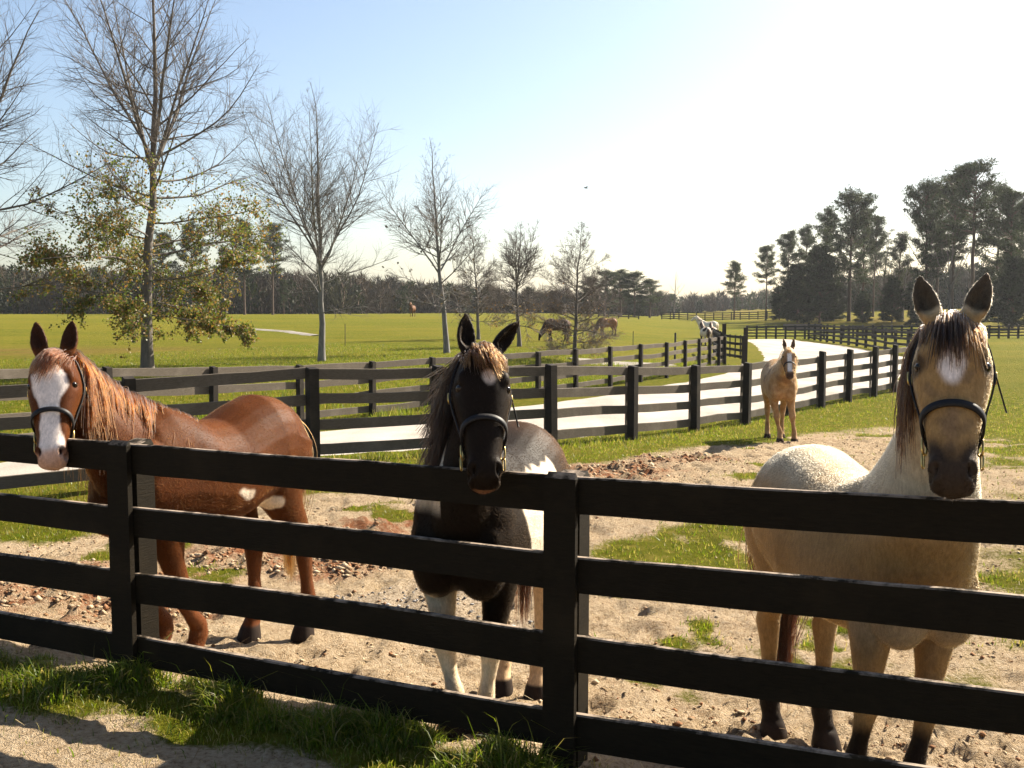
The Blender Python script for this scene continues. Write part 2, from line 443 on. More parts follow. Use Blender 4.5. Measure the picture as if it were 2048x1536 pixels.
def resample(pts, n):
    pts = np.array(pts, float); seg = np.r_[0, np.cumsum(np.linalg.norm(np.diff(pts, axis=0), axis=1))]
    u = np.linspace(0, seg[-1], n)
    return np.stack([np.interp(u, seg, pts[:, 0]), np.interp(u, seg, pts[:, 1])], -1)

def offset_poly(pts, d):
    pts = np.array(pts); t = np.gradient(pts, axis=0); t /= np.linalg.norm(t, axis=1, keepdims=True)
    return pts + d * np.stack([-t[:, 1], t[:, 0]], -1)

def strip(name, left, right, n, m, mat, lift, wob=0.25):
    Lp, Rp = resample(left, n), resample(right, n)
    k = np.arange(n) * 0.35
    w1 = (fbm(k, k * 0, 91, 3) - 0.5) * 2 * wob; w2 = (fbm(k, k * 0 + 9, 92, 3) - 0.5) * 2 * wob
    dv = Rp - Lp; dv /= np.linalg.norm(dv, axis=1, keepdims=True) + 1e-9
    Lp = Lp + dv * w1[:, None]; Rp = Rp + dv * w2[:, None]
    u = np.linspace(0, 1, m)[None, :, None]
    P = Lp[:, None] * (1 - u) + Rp[:, None] * u
    Z = terrain(P[..., 0], P[..., 1]) + lift + 0.05 * np.sin(u[..., 0] * math.pi)
    e = np.minimum(u, 1 - u)[..., 0] * 0 + np.where((np.arange(m) == 0) | (np.arange(m) == m - 1), -0.06, 0.0)[None, :]
    V = np.concatenate([P, (Z + e)[..., None]], -1).reshape(-1, 3)
    idx = np.arange(n * m).reshape(n, m)
    F = np.stack([idx[:-1, :-1], idx[:-1, 1:], idx[1:, 1:], idx[1:, :-1]], -1).reshape(-1, 4)
    o = mesh_obj(name, V, F, mat, None, True)
    # keep normals up
    if o.data.polygons[0].normal.z < 0: o.data.flip_normals()
    return tag(o, kind='structure')

near_edge = list(offset_poly(MID[:-3], 0.75)) + [np.array([11.6, 30.0]), np.array([15.5, 38.0]), np.array([19.4, 48.0]), np.array([20.8, 60.0]), np.array([21.6, 76.5])]
far_edge = list(offset_poly(BACK[:-2], -0.95)) + [np.array([10.3, 41.5]), np.array([11.3, 46.0]), np.array([13.6, 56.0]), np.array([16.6, 70.0]), np.array([17.6, 76.5])]
near_edge = [np.array([-14.0, 6.2])] + near_edge; far_edge = [np.array([-14.0, 11.0])] + far_edge
EDGE_N, EDGE_F = near_edge, far_edge
strip('road', far_edge, near_edge, 220, 16, M['road'], 0.012, 0.16)
def path_strip(pts, w):
    return strip('gravel_path', offset_poly(np.array(pts, float), w), offset_poly(np.array(pts, float), -w), 40, 5, M['path'], 0.02, 0.3)
path_strip([(-21.5, 78), (-16.5, 72.5), (-12.5, 65.0)], 0.6)
path_strip([(2.5, 39.0), (4.2, 40.5), (6.4, 42.0)], 0.9)

# ------------------------------------------------------------------ fences
def board_mesh(p0, p1, h, th, nrm, rs, warp=0.006, segs=6):
    """a board from p0 to p1 (centres of its ends), height h, thickness th along nrm, edges uneven"""
    p0, p1 = np.array(p0, float), np.array(p1, float)
    u = np.linspace(0, 1, segs + 1)
    c = p0[None] * (1 - u[:, None]) + p1[None] * u[:, None]
    bow = rs.normal(0, warp) * 1.6
    c[:, 2] += 4 * u * (1 - u) * bow
    nr = np.array([nrm[0], nrm[1], 0.0])
    top = h / 2 + rs.normal(0, warp * 0.35, segs + 1); bot = -h / 2 + rs.normal(0, warp * 0.35, segs + 1)
    off = nr[None] * (4 * u * (1 - u) * rs.normal(0, warp * 1.2))[:, None]
    up = np.array([0, 0, 1.0])
    bev = min(0.006, th * 0.2)
    prof = []
    for (sv, ev, so) in ((1, -bev, -1), (1, 0, -1 + 2 * bev / th), (1, 0, 1 - 2 * bev / th), (1, -bev, 1), (-1, bev, 1), (-1, bev, -1)):
        e = top + ev if sv > 0 else bot + ev - bev
        prof.append(c + off + up[None] * e[:, None] + nr[None] * (so * th / 2))
    V = np.stack(prof, 1)                                   # (segs+1, 6, 3)
    k = 6
    idx = np.arange((segs + 1) * k).reshape(segs + 1, k)
    F = [[idx[i, j], idx[i, (j + 1) % k], idx[i + 1, (j + 1) % k], idx[i + 1, j]] for i in range(segs) for j in range(k)]
    F.append(list(idx[0][::-1])); F.append(list(idx[-1]))
    return V.reshape(-1, 3), F

def post_mesh(x, y, z0, z1, w, dpt, dr, nr, rs, lean=0.0):
    """a sawn post, slightly slanted top"""
    c0 = np.array([x, y, z0]); lx = rs.normal(0, lean, 2)
    rows = []
    for z, s in ((z0, 1.0), ((z0 + z1) / 2, 1.0), (z1 - 0.012, 0.99), (z1, 0.86)):
        ring = []
        for a, b in ((-1, -1), (1, -1), (1, 1), (-1, 1)):
            q = np.array([x, y]) + lx * (z - z0) + (dr * a * w / 2 + nr * b * dpt / 2) * s
            ring.append([q[0], q[1], z + (0.01 * b if z == z1 else 0)])
        rows.append(ring)
    V = np.array(rows).reshape(-1, 3)
    F = [[i * 4 + j, i * 4 + (j + 1) % 4, i * 4 + 4 + (j + 1) % 4, i * 4 + 4 + j] for i in range(3) for j in range(4)]
    F += [[3, 2, 1, 0], [12, 13, 14, 15]]
    return V, F

def fence(name, label, posts, mats, tops=(1.20, 0.885, 0.57, 0.255), bh=0.14, rail_side=1, post_w=0.13, post_top=0.0, batten=0.0, seed=1, warp=0.006, th=0.032, bat_w=0.13, tall=(), segs=6, group=None, flat=None):
    """posts: ground points. rail_side: +1 rails on the left-hand side of the line, -1 right-hand side. batten: thickness of the cover board"""
    rs = np.random.default_rng(seed)
    posts = [np.array(p, float) for p in posts]
    root = empty(name, (posts[0][0], posts[0][1], T(*posts[0])))
    org = np.array(root.location)
    mw, mp = mats
    n = len(posts)
    dirs = []
    for i in range(n):
        a, b = posts[max(0, i - 1)], posts[min(n - 1, i + 1)]
        d = (b - a) / np.linalg.norm(b - a); dirs.append(d)
    zs = [T(*p) if flat is None else flat[j] for j, p in enumerate(posts)]
    for i, p in enumerate(posts):
        d = dirs[i]; nr = np.array([-d[1], d[0]])
        ptop = zs[i] + tops[0] + post_top + (0.09 if i in tall else 0) + rs.normal(0, 0.008)
        V, F = post_mesh(p[0], p[1], zs[i] - 0.3, ptop, post_w, post_w, d, nr, rs, 0.006)
        mesh_obj('post', V - org, F, mp, root)
        if batten:
            q = p + nr * rail_side * (post_w / 2 + th + batten / 2 + 0.006)
            V, F = post_mesh(q[0], q[1], zs[i] + 0.0, zs[i] + tops[0] + 0.004, bat_w, batten, d, nr, rs, 0.003)
            mesh_obj('batten', V - org, F, mw, root)
    for i in range(n - 1):
        a, b = posts[i], posts[i + 1]
        d = (b - a) / np.linalg.norm(b - a); nr = np.array([-d[1], d[0]])
        for t in tops:
            dz0, dz1 = rs.normal(0, warp * 0.9), rs.normal(0, warp * 0.9)
            qa = a + nr * rail_side * (post_w / 2 + th / 2 + 0.002) + d * 0.004
            qb = b + nr * rail_side * (post_w / 2 + th / 2 + 0.002) - d * 0.004
            V, F = board_mesh((*qa, zs[i] + t - bh / 2 + dz0), (*qb, zs[i + 1] + t - bh / 2 + dz1), bh, th, nr, rs, warp, segs)
            mesh_obj('rail', V - org, F, mw, root)
    tag(root, label, 'fence', group)
    return root

SP = 2.252
FA2, FB2 = FA + FNRM * 0.065 + FDIR * 0.015, FB + FNRM * 0.065 + FDIR * 0.0
near_posts = [FA2 - FDIR * SP * 2, FA2 - FDIR * SP, FA2, FB2, FB2 + FDIR * SP + np.array([0.03, 0.02]), FB2 + FDIR * SP * 2]
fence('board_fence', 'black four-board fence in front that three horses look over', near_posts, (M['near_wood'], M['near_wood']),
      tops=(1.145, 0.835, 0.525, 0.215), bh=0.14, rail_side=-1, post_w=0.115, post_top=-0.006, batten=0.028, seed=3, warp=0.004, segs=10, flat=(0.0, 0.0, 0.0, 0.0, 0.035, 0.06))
fence('board_fence', 'weathered board fence between the sandy paddock and the near side of the road', MID, (M['mid_wood'], M['mid_post']),
      tops=(1.215, 0.895, 0.575, 0.255), rail_side=1, post_w=0.13, post_top=0.03, batten=0.022, seed=5, warp=0.008, bat_w=0.09, tall=(10, 11, 12, 13))
fence('board_fence', 'weathered board fence along the grass field on the far side of the road', BACK, (M['mid_wood'], M['mid_post']),
      tops=(1.20, 0.885, 0.57, 0.255), rail_side=1, post_w=0.11, post_top=0.02, seed=9, warp=0.008, th=0.03)
# far fences and the gate
FARM = (M['far_wood'], M['far_wood'])
def line_posts(a, b, n): return [np.array(a) * (1 - t) + np.array(b) * t for t in np.linspace(0, 1, n)]
fence('board_fence', 'low dark fence crossing behind the bend of the road', line_posts((xat(1492, 78.5), 78.5), (xat(2130, 78), 78), 34), FARM,
      tops=(1.0, 0.76, 0.52, 0.28), bh=0.10, rail_side=1, post_w=0.13, post_top=0.05, seed=12, warp=0.01, segs=2)
fence('board_fence', 'dark fence with close posts along the far right edge of the bending road', line_posts((22.9, 77.2), (20.9, 56), 11) + line_posts((20.7, 54), (20.0, 47), 4), FARM,
      tops=(1.2, 0.885, 0.57, 0.255), bh=0.13, rail_side=-1, post_w=0.14, post_top=0.06, seed=13, warp=0.012, segs=3)
fence('board_fence', 'farthest thin dark fence below the wood, behind the pale horse', line_posts((xat(1322, 150), 150), (xat(1585, 146), 146), 16), FARM,
      tops=(1.15, 0.84, 0.53, 0.24), bh=0.13, rail_side=1, post_w=0.15, post_top=0.05, seed=14, warp=0.012, segs=2)
fence('board_fence', 'short piece of far dark fence beside the grazing brown horse', line_posts((xat(1196, 138), 138), (xat(1276, 138), 138), 5), FARM,
      tops=(0.95, 0.66, 0.37), bh=0.13, rail_side=1, post_w=0.15, post_top=0.05, seed=15, warp=0.012, segs=2)
fence('board_fence', 'short fence with close posts running away behind the gate', line_posts((xat(1427, 53), 53), (xat(1443, 45.5), 45.5), 5), FARM,
      tops=(1.25, 0.94, 0.63, 0.3), bh=0.13, rail_side=-1, post_w=0.11, post_top=0.06, seed=16, warp=0.01, segs=2)
def gate():
    a, b = np.array([xat(1447, 43.4), 43.4]), np.array([xat(1489, 40.6), 40.6])
    d = (b - a) / np.linalg.norm(b - a); nr = np.array([-d[1], d[0]])
    rs = np.random.default_rng(4)
    g = empty('wooden_gate', (a[0], a[1], T(*a))); org = np.array(g.location)
    for q, h in ((a, 1.72), (b, 1.62), (b + d * 0.16 - nr * 0.1, 1.28)):
        V, F = post_mesh(q[0], q[1], T(*q) - 0.3, T(*q) + h, 0.14, 0.14, d, nr, rs, 0.006)
        mesh_obj('gate_post', V - org, F, M['mid_post'], g)
    for t in (1.2, 0.93, 0.66, 0.39):
        V, F = board_mesh((*(a + d * .08), T(*a) + t), (*(b - d * .08), T(*b) + t), 0.11, 0.03, nr, rs, 0.006, 3)
        mesh_obj('gate_rail', V - org, F, M['far_wood'], g)
    for u in (0.25, 0.5, 0.75):
        q = a * (1 - u) + b * u + nr * 0.035
        V, F = post_mesh(q[0], q[1], T(*q) + 0.3, T(*q) + 1.28, 0.09, 0.03, d, nr, rs, 0.004)
        mesh_obj('gate_upright', V - org, F, M['far_wood'], g)
    tag(g, 'dark wooden paddock gate between two tall posts beyond the road', 'gate')
gate()

# ------------------------------------------------------------------ horses
def coat_material(name, rough=0.55):
    m, nt, nd, lk, p = new_mat(name)
    a = N(nt, 'ShaderNodeAttribute'); a.attribute_name = 'Col'
    tc = N(nt, 'ShaderNodeTexCoord')
    mp = N(nt, 'ShaderNodeMapping'); lk.new(tc.outputs['Object'], mp.inputs[0]); mp.inputs['Scale'].default_value = (1, 1, 0.35)
    n1 = noise_tex(nt, 90, 4, 0.7, mp.outputs[0]); n2 = noise_tex(nt, 7, 5, 0.6, tc.outputs['Object'])
    r1 = ramp(nt, [(0.3, (0.72, 0.70, 0.68)), (0.7, (1.18, 1.16, 1.12))]); lk.new(n1.outputs[0], r1.inputs[0])
    r2 = ramp(nt, [(0.3, (0.80, 0.78, 0.76)), (0.7, (1.14, 1.12, 1.10))]); lk.new(n2.outputs[0], r2.inputs[0])
    c = mixc(nt, 1.0, a.outputs[0], r1.outputs[0], 'MULTIPLY'); c = mixc(nt, 1.0, c, r2.outputs[0], 'MULTIPLY')
    lk.new(c, p.inputs['Base Color']); p.inputs['Roughness'].default_value = rough
    p.inputs['Specular IOR Level'].default_value = 0.07
    lk.new(bump(nt, n1.outputs[0], 0.15, 0.004), p.inputs['Normal'])
    return m
M['coat'] = coat_material('horse_coat')

def hair_material(name, ior):
    m, nt, nd, lk, p = new_mat(name)
    nd.remove(p)
    h = N(nt, 'ShaderNodeBsdfHairPrincipled')
    h.model = 'CHIANG'; h.parametrization = 'COLOR'
    a = N(nt, 'ShaderNodeAttribute'); a.attribute_name = 'Col'
    lk.new(a.outputs[0], h.inputs['Color'])
    h.inputs['Roughness'].default_value = 0.4; h.inputs['Radial Roughness'].default_value = 0.5
    h.inputs['IOR'].default_value = ior; h.inputs['Coat'].default_value = 0.0; h.inputs['Random Roughness'].default_value = 0.2
    lk.new(h.outputs[0], nd['Material Output'].inputs[0])
    return m
M['hair'] = hair_material('horse_hair', 1.36)
M['fur'] = hair_material('horse_fur', 1.09)

def hair_obj(name, P, r0, r1, cols, parent, gain=0.42):
    """strands P (B,n,3), root and tip radius, colour per strand"""
    B, n, _ = P.shape
    hc = bpy.data.hair_curves.new(name)
    hc.add_curves([n] * B)
    hc.attributes['position'].data.foreach_set('vector', P.astype(np.float32).ravel()) if 'position' in hc.attributes else None
    ra = hc.attributes.get('radius') or hc.attributes.new('radius', 'FLOAT', 'POINT')
    rad = np.broadcast_to(np.linspace(r0, r1, n)[None], (B, n)).astype(np.float32)
    ra.data.foreach_set('value', np.ascontiguousarray(rad).ravel())
    ca = hc.attributes.new('Col', 'FLOAT_COLOR', 'CURVE')
    c = np.ones((B, 4), np.float32); c[:, :3] = np.clip(gain * np.asarray(cols) ** (1.1 if name == 'coat_hair' else 1.25), 0.0015, 1)
    ca.data.foreach_set('color', c.ravel())
    hc.materials.append(M['fur' if name == 'coat_hair' else 'hair'])
    o = bpy.data.objects.new(name, hc); COL.objects.link(o); o.parent = parent
    return o

def plain(name, col, rough=0.5, metal=0.0, spec=0.5):
    m, nt, nd, lk, p = new_mat(name)
    tc = N(nt, 'ShaderNodeTexCoord'); n1 = noise_tex(nt, 60, 3, 0.6, tc.outputs['Object'])
    r1 = ramp(nt, [(0.3, tuple(x * 0.75 for x in col)), (0.7, tuple(min(1, x * 1.2) for x in col))]); lk.new(n1.outputs[0], r1.inputs[0])
    lk.new(r1.outputs[0], p.inputs['Base Color'])
    p.inputs['Roughness'].default_value = rough; p.inputs['Metallic'].default_value = metal; p.inputs['Specular IOR Level'].default_value = spec
    return m
M['strap'] = plain('dark_webbing', (0.008, 0.007, 0.008), 0.55, 0.0, 0.25)
M['brass'] = plain('brass', (0.62, 0.44, 0.16), 0.3, 1.0)
M['eye'] = plain('dark_eye', (0.010, 0.006, 0.004), 0.16, 0.0, 0.3)

def unit(v): v = np.asarray(v, float); return v / (np.linalg.norm(v) + 1e-12)

NR = 24
TH = np.arange(NR) * 2 * math.pi / NR
def ring(c, lat, dv, hw, hd, n=2.2, k=0.0, kd=0.0):
    cs, sn_ = np.cos(TH), np.sin(TH)
    cs = np.sign(cs) * np.abs(cs) ** (2 / n); sn_ = np.sign(sn_) * np.abs(sn_) ** (2 / n)
    return np.asarray(c)[None] + np.asarray(lat)[None] * (hw * cs * (1 + k * sn_))[:, None] + np.asarray(dv)[None] * (hd * sn_)[:, None]

def loft(acc, rings):
    Rg = np.array(rings); m, k, _ = Rg.shape
    V = list(Rg.reshape(-1, 3)); V.append(Rg[0].mean(0)); V.append(Rg[-1].mean(0))
    F = []
    for i in range(m - 1):
        for j in range(k):
            F.append((i * k + j, i * k + (j + 1) % k, (i + 1) * k + (j + 1) % k, (i + 1) * k + j))
    a, b = m * k, m * k + 1
    for j in range(k):
        F.append((a, (j + 1) % k, j)); F.append((b, (m - 1) * k + j, (m - 1) * k + (j + 1) % k))
    acc.append((np.array(V), F))

def ellipsoid(acc, c, ax, r):
    ax = [unit(a) for a in ax]
    rings = []
    for p in np.linspace(-0.96, 0.96, 11):
        s = math.sqrt(1 - p * p)
        rings.append(ring(np.asarray(c) + ax[0] * r[0] * p, ax[1], ax[2], r[1] * s, r[2] * s, 2.0))
    loft(acc, rings)

def chain(acc, pts, radii, lat=(0, 1, 0)):
    """limb: pts (n,3), radii [(along, lateral)...]"""
    pts = np.array(pts, float); n = len(pts)
    rings = []
    for i in range(n):
        t = unit(pts[min(n - 1, i + 1)] - pts[max(0, i - 1)])
        l = unit(np.array(lat) - t * np.dot(lat, t)); f = np.cross(l, t)
        rings.append(ring(pts[i], l, f, radii[i][1], radii[i][0], 2.15))
    loft(acc, rings)

#          t     top    bot    hw    n    k
HEAD = np.array([
    [-0.05, -0.120, -0.240, 0.060, 2.0, 0.00],
    [0.00, -0.045, -0.300, 0.105, 2.1, 0.00],
    [0.08, 0.010, -0.370, 0.145, 2.2, 0.05],
    [0.16, 0.038, -0.430, 0.172, 2.3, 0.10],
    [0.25, 0.050, -0.460, 0.190, 2.4, 0.14],
    [0.33, 0.048, -0.455, 0.192, 2.4, 0.16],
    [0.42, 0.038, -0.410, 0.176, 2.4, 0.18],
    [0.52, 0.026, -0.340, 0.153, 2.4, 0.20],
    [0.62, 0.016, -0.280, 0.132, 2.4, 0.18],
    [0.72, 0.010, -0.245, 0.118, 2.4, 0.12],
    [0.80, 0.010, -0.232, 0.109, 2.4, 0.06],
    [0.87, 0.008, -0.228, 0.114, 2.4, 0.02],
    [0.93, -0.008, -0.222, 0.112, 2.3, 0.00],
    [0.98, -0.040, -0.205, 0.105, 2.2, 0.00],
    [1.01, -0.080, -0.170, 0.060, 2.0, 0.00]])

class Horse:
    pass

def build_horse(name, label, W, loc, heading, poll, muzzle, face, coat, fore, hind, fat=1.0, voxel=0.010, hw_head=1.0, fur=0, fur_len=0.008,
                mane=None, tail=None, forelock=None, halter=False, ear_tilt=(0.25, 0.25), ear_len=0.30, seed=1, neck_w=1.0, ear_turn=(0, 0), group=None, smooth_it=12, simple=False, roll=0.0, back_dip=0.0, leg_f=1.0, strap_w=0.042):
    """loc: ground point under the middle of the body; heading: 2-vector; poll/muzzle: world points; face: horizontal world vector the face looks along.
    fore/hind: [(left hoof x,y), (right hoof x,y)] in world ground coordinates, or None"""
    rs = np.random.default_rng(seed)
    h2 = unit(np.array([heading[0], heading[1], 0.0])); rz = math.atan2(h2[1], h2[0])
    root = empty(name, (loc[0], loc[1], T(loc[0], loc[1])), rz)
    ca, sa = math.cos(rz), math.sin(rz)
    org = np.array([loc[0], loc[1], T(loc[0], loc[1])])
    Rinv = np.array([[ca, sa, 0], [-sa, ca, 0], [0, 0, 1.0]])
    L = lambda p: Rinv @ (np.asarray(p, float) - org)
    Lv = lambda v: Rinv @ np.asarray(v, float)
    parts = []
    X, Y, Z = np.eye(3)
    # trunk          x      top    bot    hw     n    k
    trunk = [(-0.545, 0.80, 0.70, 0.035, 2.0, 0), (-0.52, 0.875, 0.62, 0.105, 2.1, 0), (-0.46, 0.935, 0.555, 0.170, 2.2, -.02), (-0.38, 0.975, 0.53, 0.208, 2.2, -0.06), (-0.29, 0.99, 0.51, 0.222, 2.2, -0.10),
             (-0.18, 0.965, 0.495, 0.224, 2.2, -0.14), (-0.06, 0.935, 0.470, 0.232, 2.2, -0.16), (0.06, 0.930, 0.455, 0.228, 2.2, -0.18), (0.16, 0.965, 0.455, 0.212, 2.15, -0.26), (0.24, 0.985, 0.465, 0.195, 2.1, -0.34),
             (0.33, 0.955, 0.48, 0.184, 2.1, -0.30), (0.41, 0.88, 0.505, 0.172, 2.1, -0.2), (0.47, 0.80, 0.54, 0.145, 2.1, -0.1), (0.505, 0.73, 0.60, 0.075, 2.0, 0)]
    rings = []
    for x, tp, bt, w, n, k in trunk:
        tp2 = tp - back_dip * math.exp(-((x + 0.02) / 0.14) ** 2)
        ff = 1 + (fat - 1) * math.exp(-((x + 0.0) / 0.38) ** 2)
        bt2 = bt - (fat - 1) * 0.25 * math.exp(-((x + 0.02) / 0.25) ** 2)
        rings.append(ring(W * np.array([x, 0, (tp2 + bt2) / 2]), Y, Z, W * w * ff, W * (tp2 - bt2) / 2, n, k))
    loft(parts, rings)
    # shoulders, chest, haunches
    for s in (1, -1):
        ellipsoid(parts, W * np.array([0.335, 0.100 * s, 0.665]), [(0.35, 0, 0.94), (0, 1, 0.12 * s), (1, 0, -0.35)], W * np.array([0.21, 0.078, 0.12]))
        ellipsoid(parts, W * np.array([0.425, 0.075 * s, 0.60]), [(0, 0, 1), (0, 1, 0), (1, 0, 0)], W * np.array([0.12, 0.085, 0.085]))
        ellipsoid(parts, W * np.array([-0.36, 0.115 * s, 0.70]), [(0.25, 0, 0.97), (0, 1, 0), (1, 0, -0.25)], W * np.array([0.21, 0.100, 0.165]))
    # legs
    hoofs = []
    def leg(s, hoof, is_fore):
        hx, hy = hoof
        if is_fore:
            sx, sy = 0.315 * W, 0.105 * W * s
            kn = np.array([sx * 0.55 + hx * 0.45 + 0.012 * W, sy * 0.5 + hy * 0.5, 0.295 * W])
            pts = [(sx + 0.02 * W, sy, 0.66 * W), (sx, sy * 1.05, 0.545 * W), (sx * .8 + kn[0] * .2, sy * .85 + kn[1] * .15, 0.46 * W), (sx * .4 + kn[0] * .6, sy * .4 + kn[1] * .6, 0.375 * W), (kn[0] - .003 * W, kn[1], 0.325 * W), tuple(kn),
                   (kn[0] * .9 + hx * .1 - .004 * W, kn[1] * .9 + hy * .1, 0.255 * W), (kn[0] * .5 + hx * .5 - 0.012 * W, kn[1] * .5 + hy * .5, 0.19 * W), (hx - 0.022 * W, hy, 0.125 * W), (hx - 0.020 * W, hy, 0.098 * W), (hx - 0.004 * W, hy, 0.066 * W), (hx + 0.010 * W, hy, 0.046 * W)]
            rad = [(0.115, 0.070), (0.096, 0.064), (0.070, 0.053), (0.047, 0.040), (0.041, 0.039), (0.048, 0.045), (0.033, 0.031), (0.027, 0.0235), (0.036, 0.032), (0.041, 0.036), (0.034, 0.033), (0.039, 0.038)]
        else:
            sx, sy = -0.36 * W, 0.115 * W * s
            st = np.array([-0.265 * W, 0.125 * W * s, 0.575 * W])
            hk = np.array([hx * 0.75 + 0.25 * sx - 0.045 * W, hy * 0.6 + sy * 0.4, 0.335 * W])
            pts = [(sx - .02 * W, sy, 0.80 * W), (sx + 0.02 * W, sy * 1.04, 0.66 * W), (st[0] * .75 + hk[0] * .25, st[1] * .9 + hk[1] * .1, 0.545 * W), (st[0] * .45 + hk[0] * .55, st[1] * .5 + hk[1] * .5, 0.455 * W), (st[0] * .15 + hk[0] * .85, st[1] * .2 + hk[1] * .8, 0.38 * W), tuple(hk),
                   (hk[0] + .012 * W, hk[1] * .85 + hy * .15, 0.285 * W), (hk[0] * .5 + hx * .5 - .006 * W, hk[1] * .5 + hy * .5, 0.21 * W), (hx - 0.022 * W, hy, 0.13 * W), (hx - 0.020 * W, hy, 0.10 * W), (hx - 0.003 * W, hy, 0.066 * W), (hx + 0.010 * W, hy, 0.046 * W)]
            rad = [(0.155, 0.09), (0.150, 0.095), (0.118, 0.078), (0.076, 0.055), (0.050, 0.038), (0.058, 0.041), (0.042, 0.033), (0.030, 0.025), (0.037, 0.033), (0.042, 0.037), (0.035, 0.034), (0.039, 0.038)]
        gz = (T(*(org[:2] + np.array([ca * hx - sa * hy, sa * hx + ca * hy]))) - org[2]) / leg_f
        hoofs.append((hx, hy, gz))
        pts = [(p[0], p[1], p[2] + gz * max(0.0, 1 - p[2] / (0.5 * W))) for p in pts]
        chain(parts, pts, [(a * W, b * W) for a, b in rad])
        # hoof
        hr = []
        for z, rx, ry, ox in ((0.055, 0.038, 0.038, 0.012), (0.045, 0.045, 0.043, 0.014), (0.02, 0.053, 0.050, 0.021), (-0.004, 0.059, 0.055, 0.027)):
            hr.append(ring(np.array([hx + ox * W, hy, z * W + gz * (1 - 2 * z)]), Y, X, ry * W, rx * W, 2.2))
        loft(parts, hr)
    fo = [L((*p, org[2]))[:2] for p in fore] if fore is not None else [(0.30 * W, 0.10 * W), (0.33 * W, -0.10 * W)]
    hi = [L((*p, org[2]))[:2] for p in hind] if hind is not None else [(-0.42 * W, 0.105 * W), (-0.36 * W, -0.105 * W)]
    leg(1, fo[0], True); leg(-1, fo[1], True); leg(1, hi[0], False); leg(-1, hi[1], False)
    # leg length
    H0 = 0.47 * W
    zm = lambda z: np.where(np.asarray(z) < H0, np.asarray(z) * leg_f, np.asarray(z) + H0 * (leg_f - 1))
    for pv, pf in parts: pv[:, 2] = zm(pv[:, 2])
    # head
    pl, mz = L(poll), L(muzzle)
    HL = np.linalg.norm(mz - pl); u = (mz - pl) / HL
    f = unit(Lv((face[0], face[1], 0)))
    w = unit(np.cross(Z, f)); w = unit(w - u * np.dot(w, u))
    if roll: w = unit(w * math.cos(roll) + np.cross(u, w) * math.sin(roll))
    v = np.cross(w, u)
    if np.dot(v, f) + 0.5 * v[2] < 0: v = -v
    w = np.cross(u, v) * (1 if np.dot(np.cross(u, v), w) > 0 else -1)
    def hring(t):
        r = [np.interp(t, HEAD[:, 0], HEAD[:, i]) for i in range(1, 6)]
        return r
    def hsurf(t, th, off=0.0):
        tp, bt, hw, n, k = hring(t); hw = hw * hw_head
        c, s = math.cos(th), math.sin(th)
        c2 = math.copysign(abs(c) ** (2 / n), c); s2 = math.copysign(abs(s) ** (2 / n), s)
        return pl + u * t * HL + w * (hw * HL * c2 * (1 + k * s2) + off * c) + v * (HL * ((tp + bt) / 2 + (tp - bt) / 2 * s2) + off * s)
    rings = []
    for t in np.r_[HEAD[:, 0]]:
        tp, bt, hw, n, k = hring(t)
        rings.append(ring(pl + u * t * HL + v * HL * (tp + bt) / 2, w, v, hw * HL * hw_head, HL * (tp - bt) / 2, n, k))
    loft(parts, rings)
    for s in (1, -1):
        ellipsoid(parts, pl + u * 0.27 * HL + v * -0.22 * HL + w * s * 0.105 * HL * hw_head, [u, v, w], HL * np.array([0.17, 0.19, 0.075]))          # jowl
        ellipsoid(parts, pl + u * 0.255 * HL + v * 0.000 * HL + w * s * 0.132 * HL * hw_head, [u, v, w], HL * np.array([0.070, 0.030, 0.046]))       # brow
        ellipsoid(parts, pl + u * 0.885 * HL + v * -0.045 * HL + w * s * 0.070 * HL * hw_head, [u, v, w], HL * np.array([0.085, 0.058, 0.050]))      # nostril wing
    for s in (1, -1):
        ellipsoid(parts, pl + u * 0.46 * HL + v * -0.115 * HL + w * s * 0.142 * HL * hw_head, [unit(u - w * s * 0.12), v, w], HL * np.array([0.15, 0.030, 0.026]))  # facial crest
    ellipsoid(parts, pl + u * 0.95 * HL + v * -0.185 * HL, [u, v, w], HL * np.array([0.062, 0.05, 0.068]))                                           # chin
    # neck
    base = W * np.array([0.275, 0, 0.745]); base[2] = zm(base[2]); Pa = pl + u * 0.135 * HL - v * 0.20 * HL
    d0 = unit(np.array([0.75, 0, 0.66]) + 0.4 * unit(Pa - base)); d1 = unit(-v * 0.9 + -u * 0.15)
    ln = np.linalg.norm(Pa - base)
    B0, B1, B2, B3 = base, base + d0 * ln * 0.36, Pa + unit(d1 * 0.7 + unit(base - Pa)) * ln * 0.30, Pa
    rings = []; crest = []; ntab = []
    for q in np.linspace(0, 1, 15):
        c = (1 - q) ** 3 * B0 + 3 * q * (1 - q) ** 2 * B1 + 3 * q * q * (1 - q) * B2 + q ** 3 * B3
        tg = unit(3 * (1 - q) ** 2 * (B1 - B0) + 6 * q * (1 - q) * (B2 - B1) + 3 * q * q * (B3 - B2))
        lt = unit(Y * (1 - q) + w * q * (1 if np.dot(w, Y) > 0 else -1)); lt = unit(lt - tg * np.dot(lt, tg)); dv = np.cross(tg, lt)
        if dv[2] < 0 and q < 0.5: dv = -dv
        if ntab and np.dot(dv, ntab[-1]) < 0: dv = -dv
        ntab.append(dv)
        hd = W * np.interp(q, [0, 0.25, 0.55, 0.8, 1], [0.258, 0.215, 0.160, 0.128, 0.118]); hw = W * neck_w * np.interp(q, [0, 0.25, 0.55, 0.8, 1], [0.145, 0.118, 0.080, 0.070, 0.066])
        rings.append(ring(c, lt, dv, hw, hd, 2.1, -0.28 * (1 - q * .4)))
        crest.append((c + dv * hd * 0.97, lt, dv, tg))
    loft(parts, rings)
    # ears
    ears = []
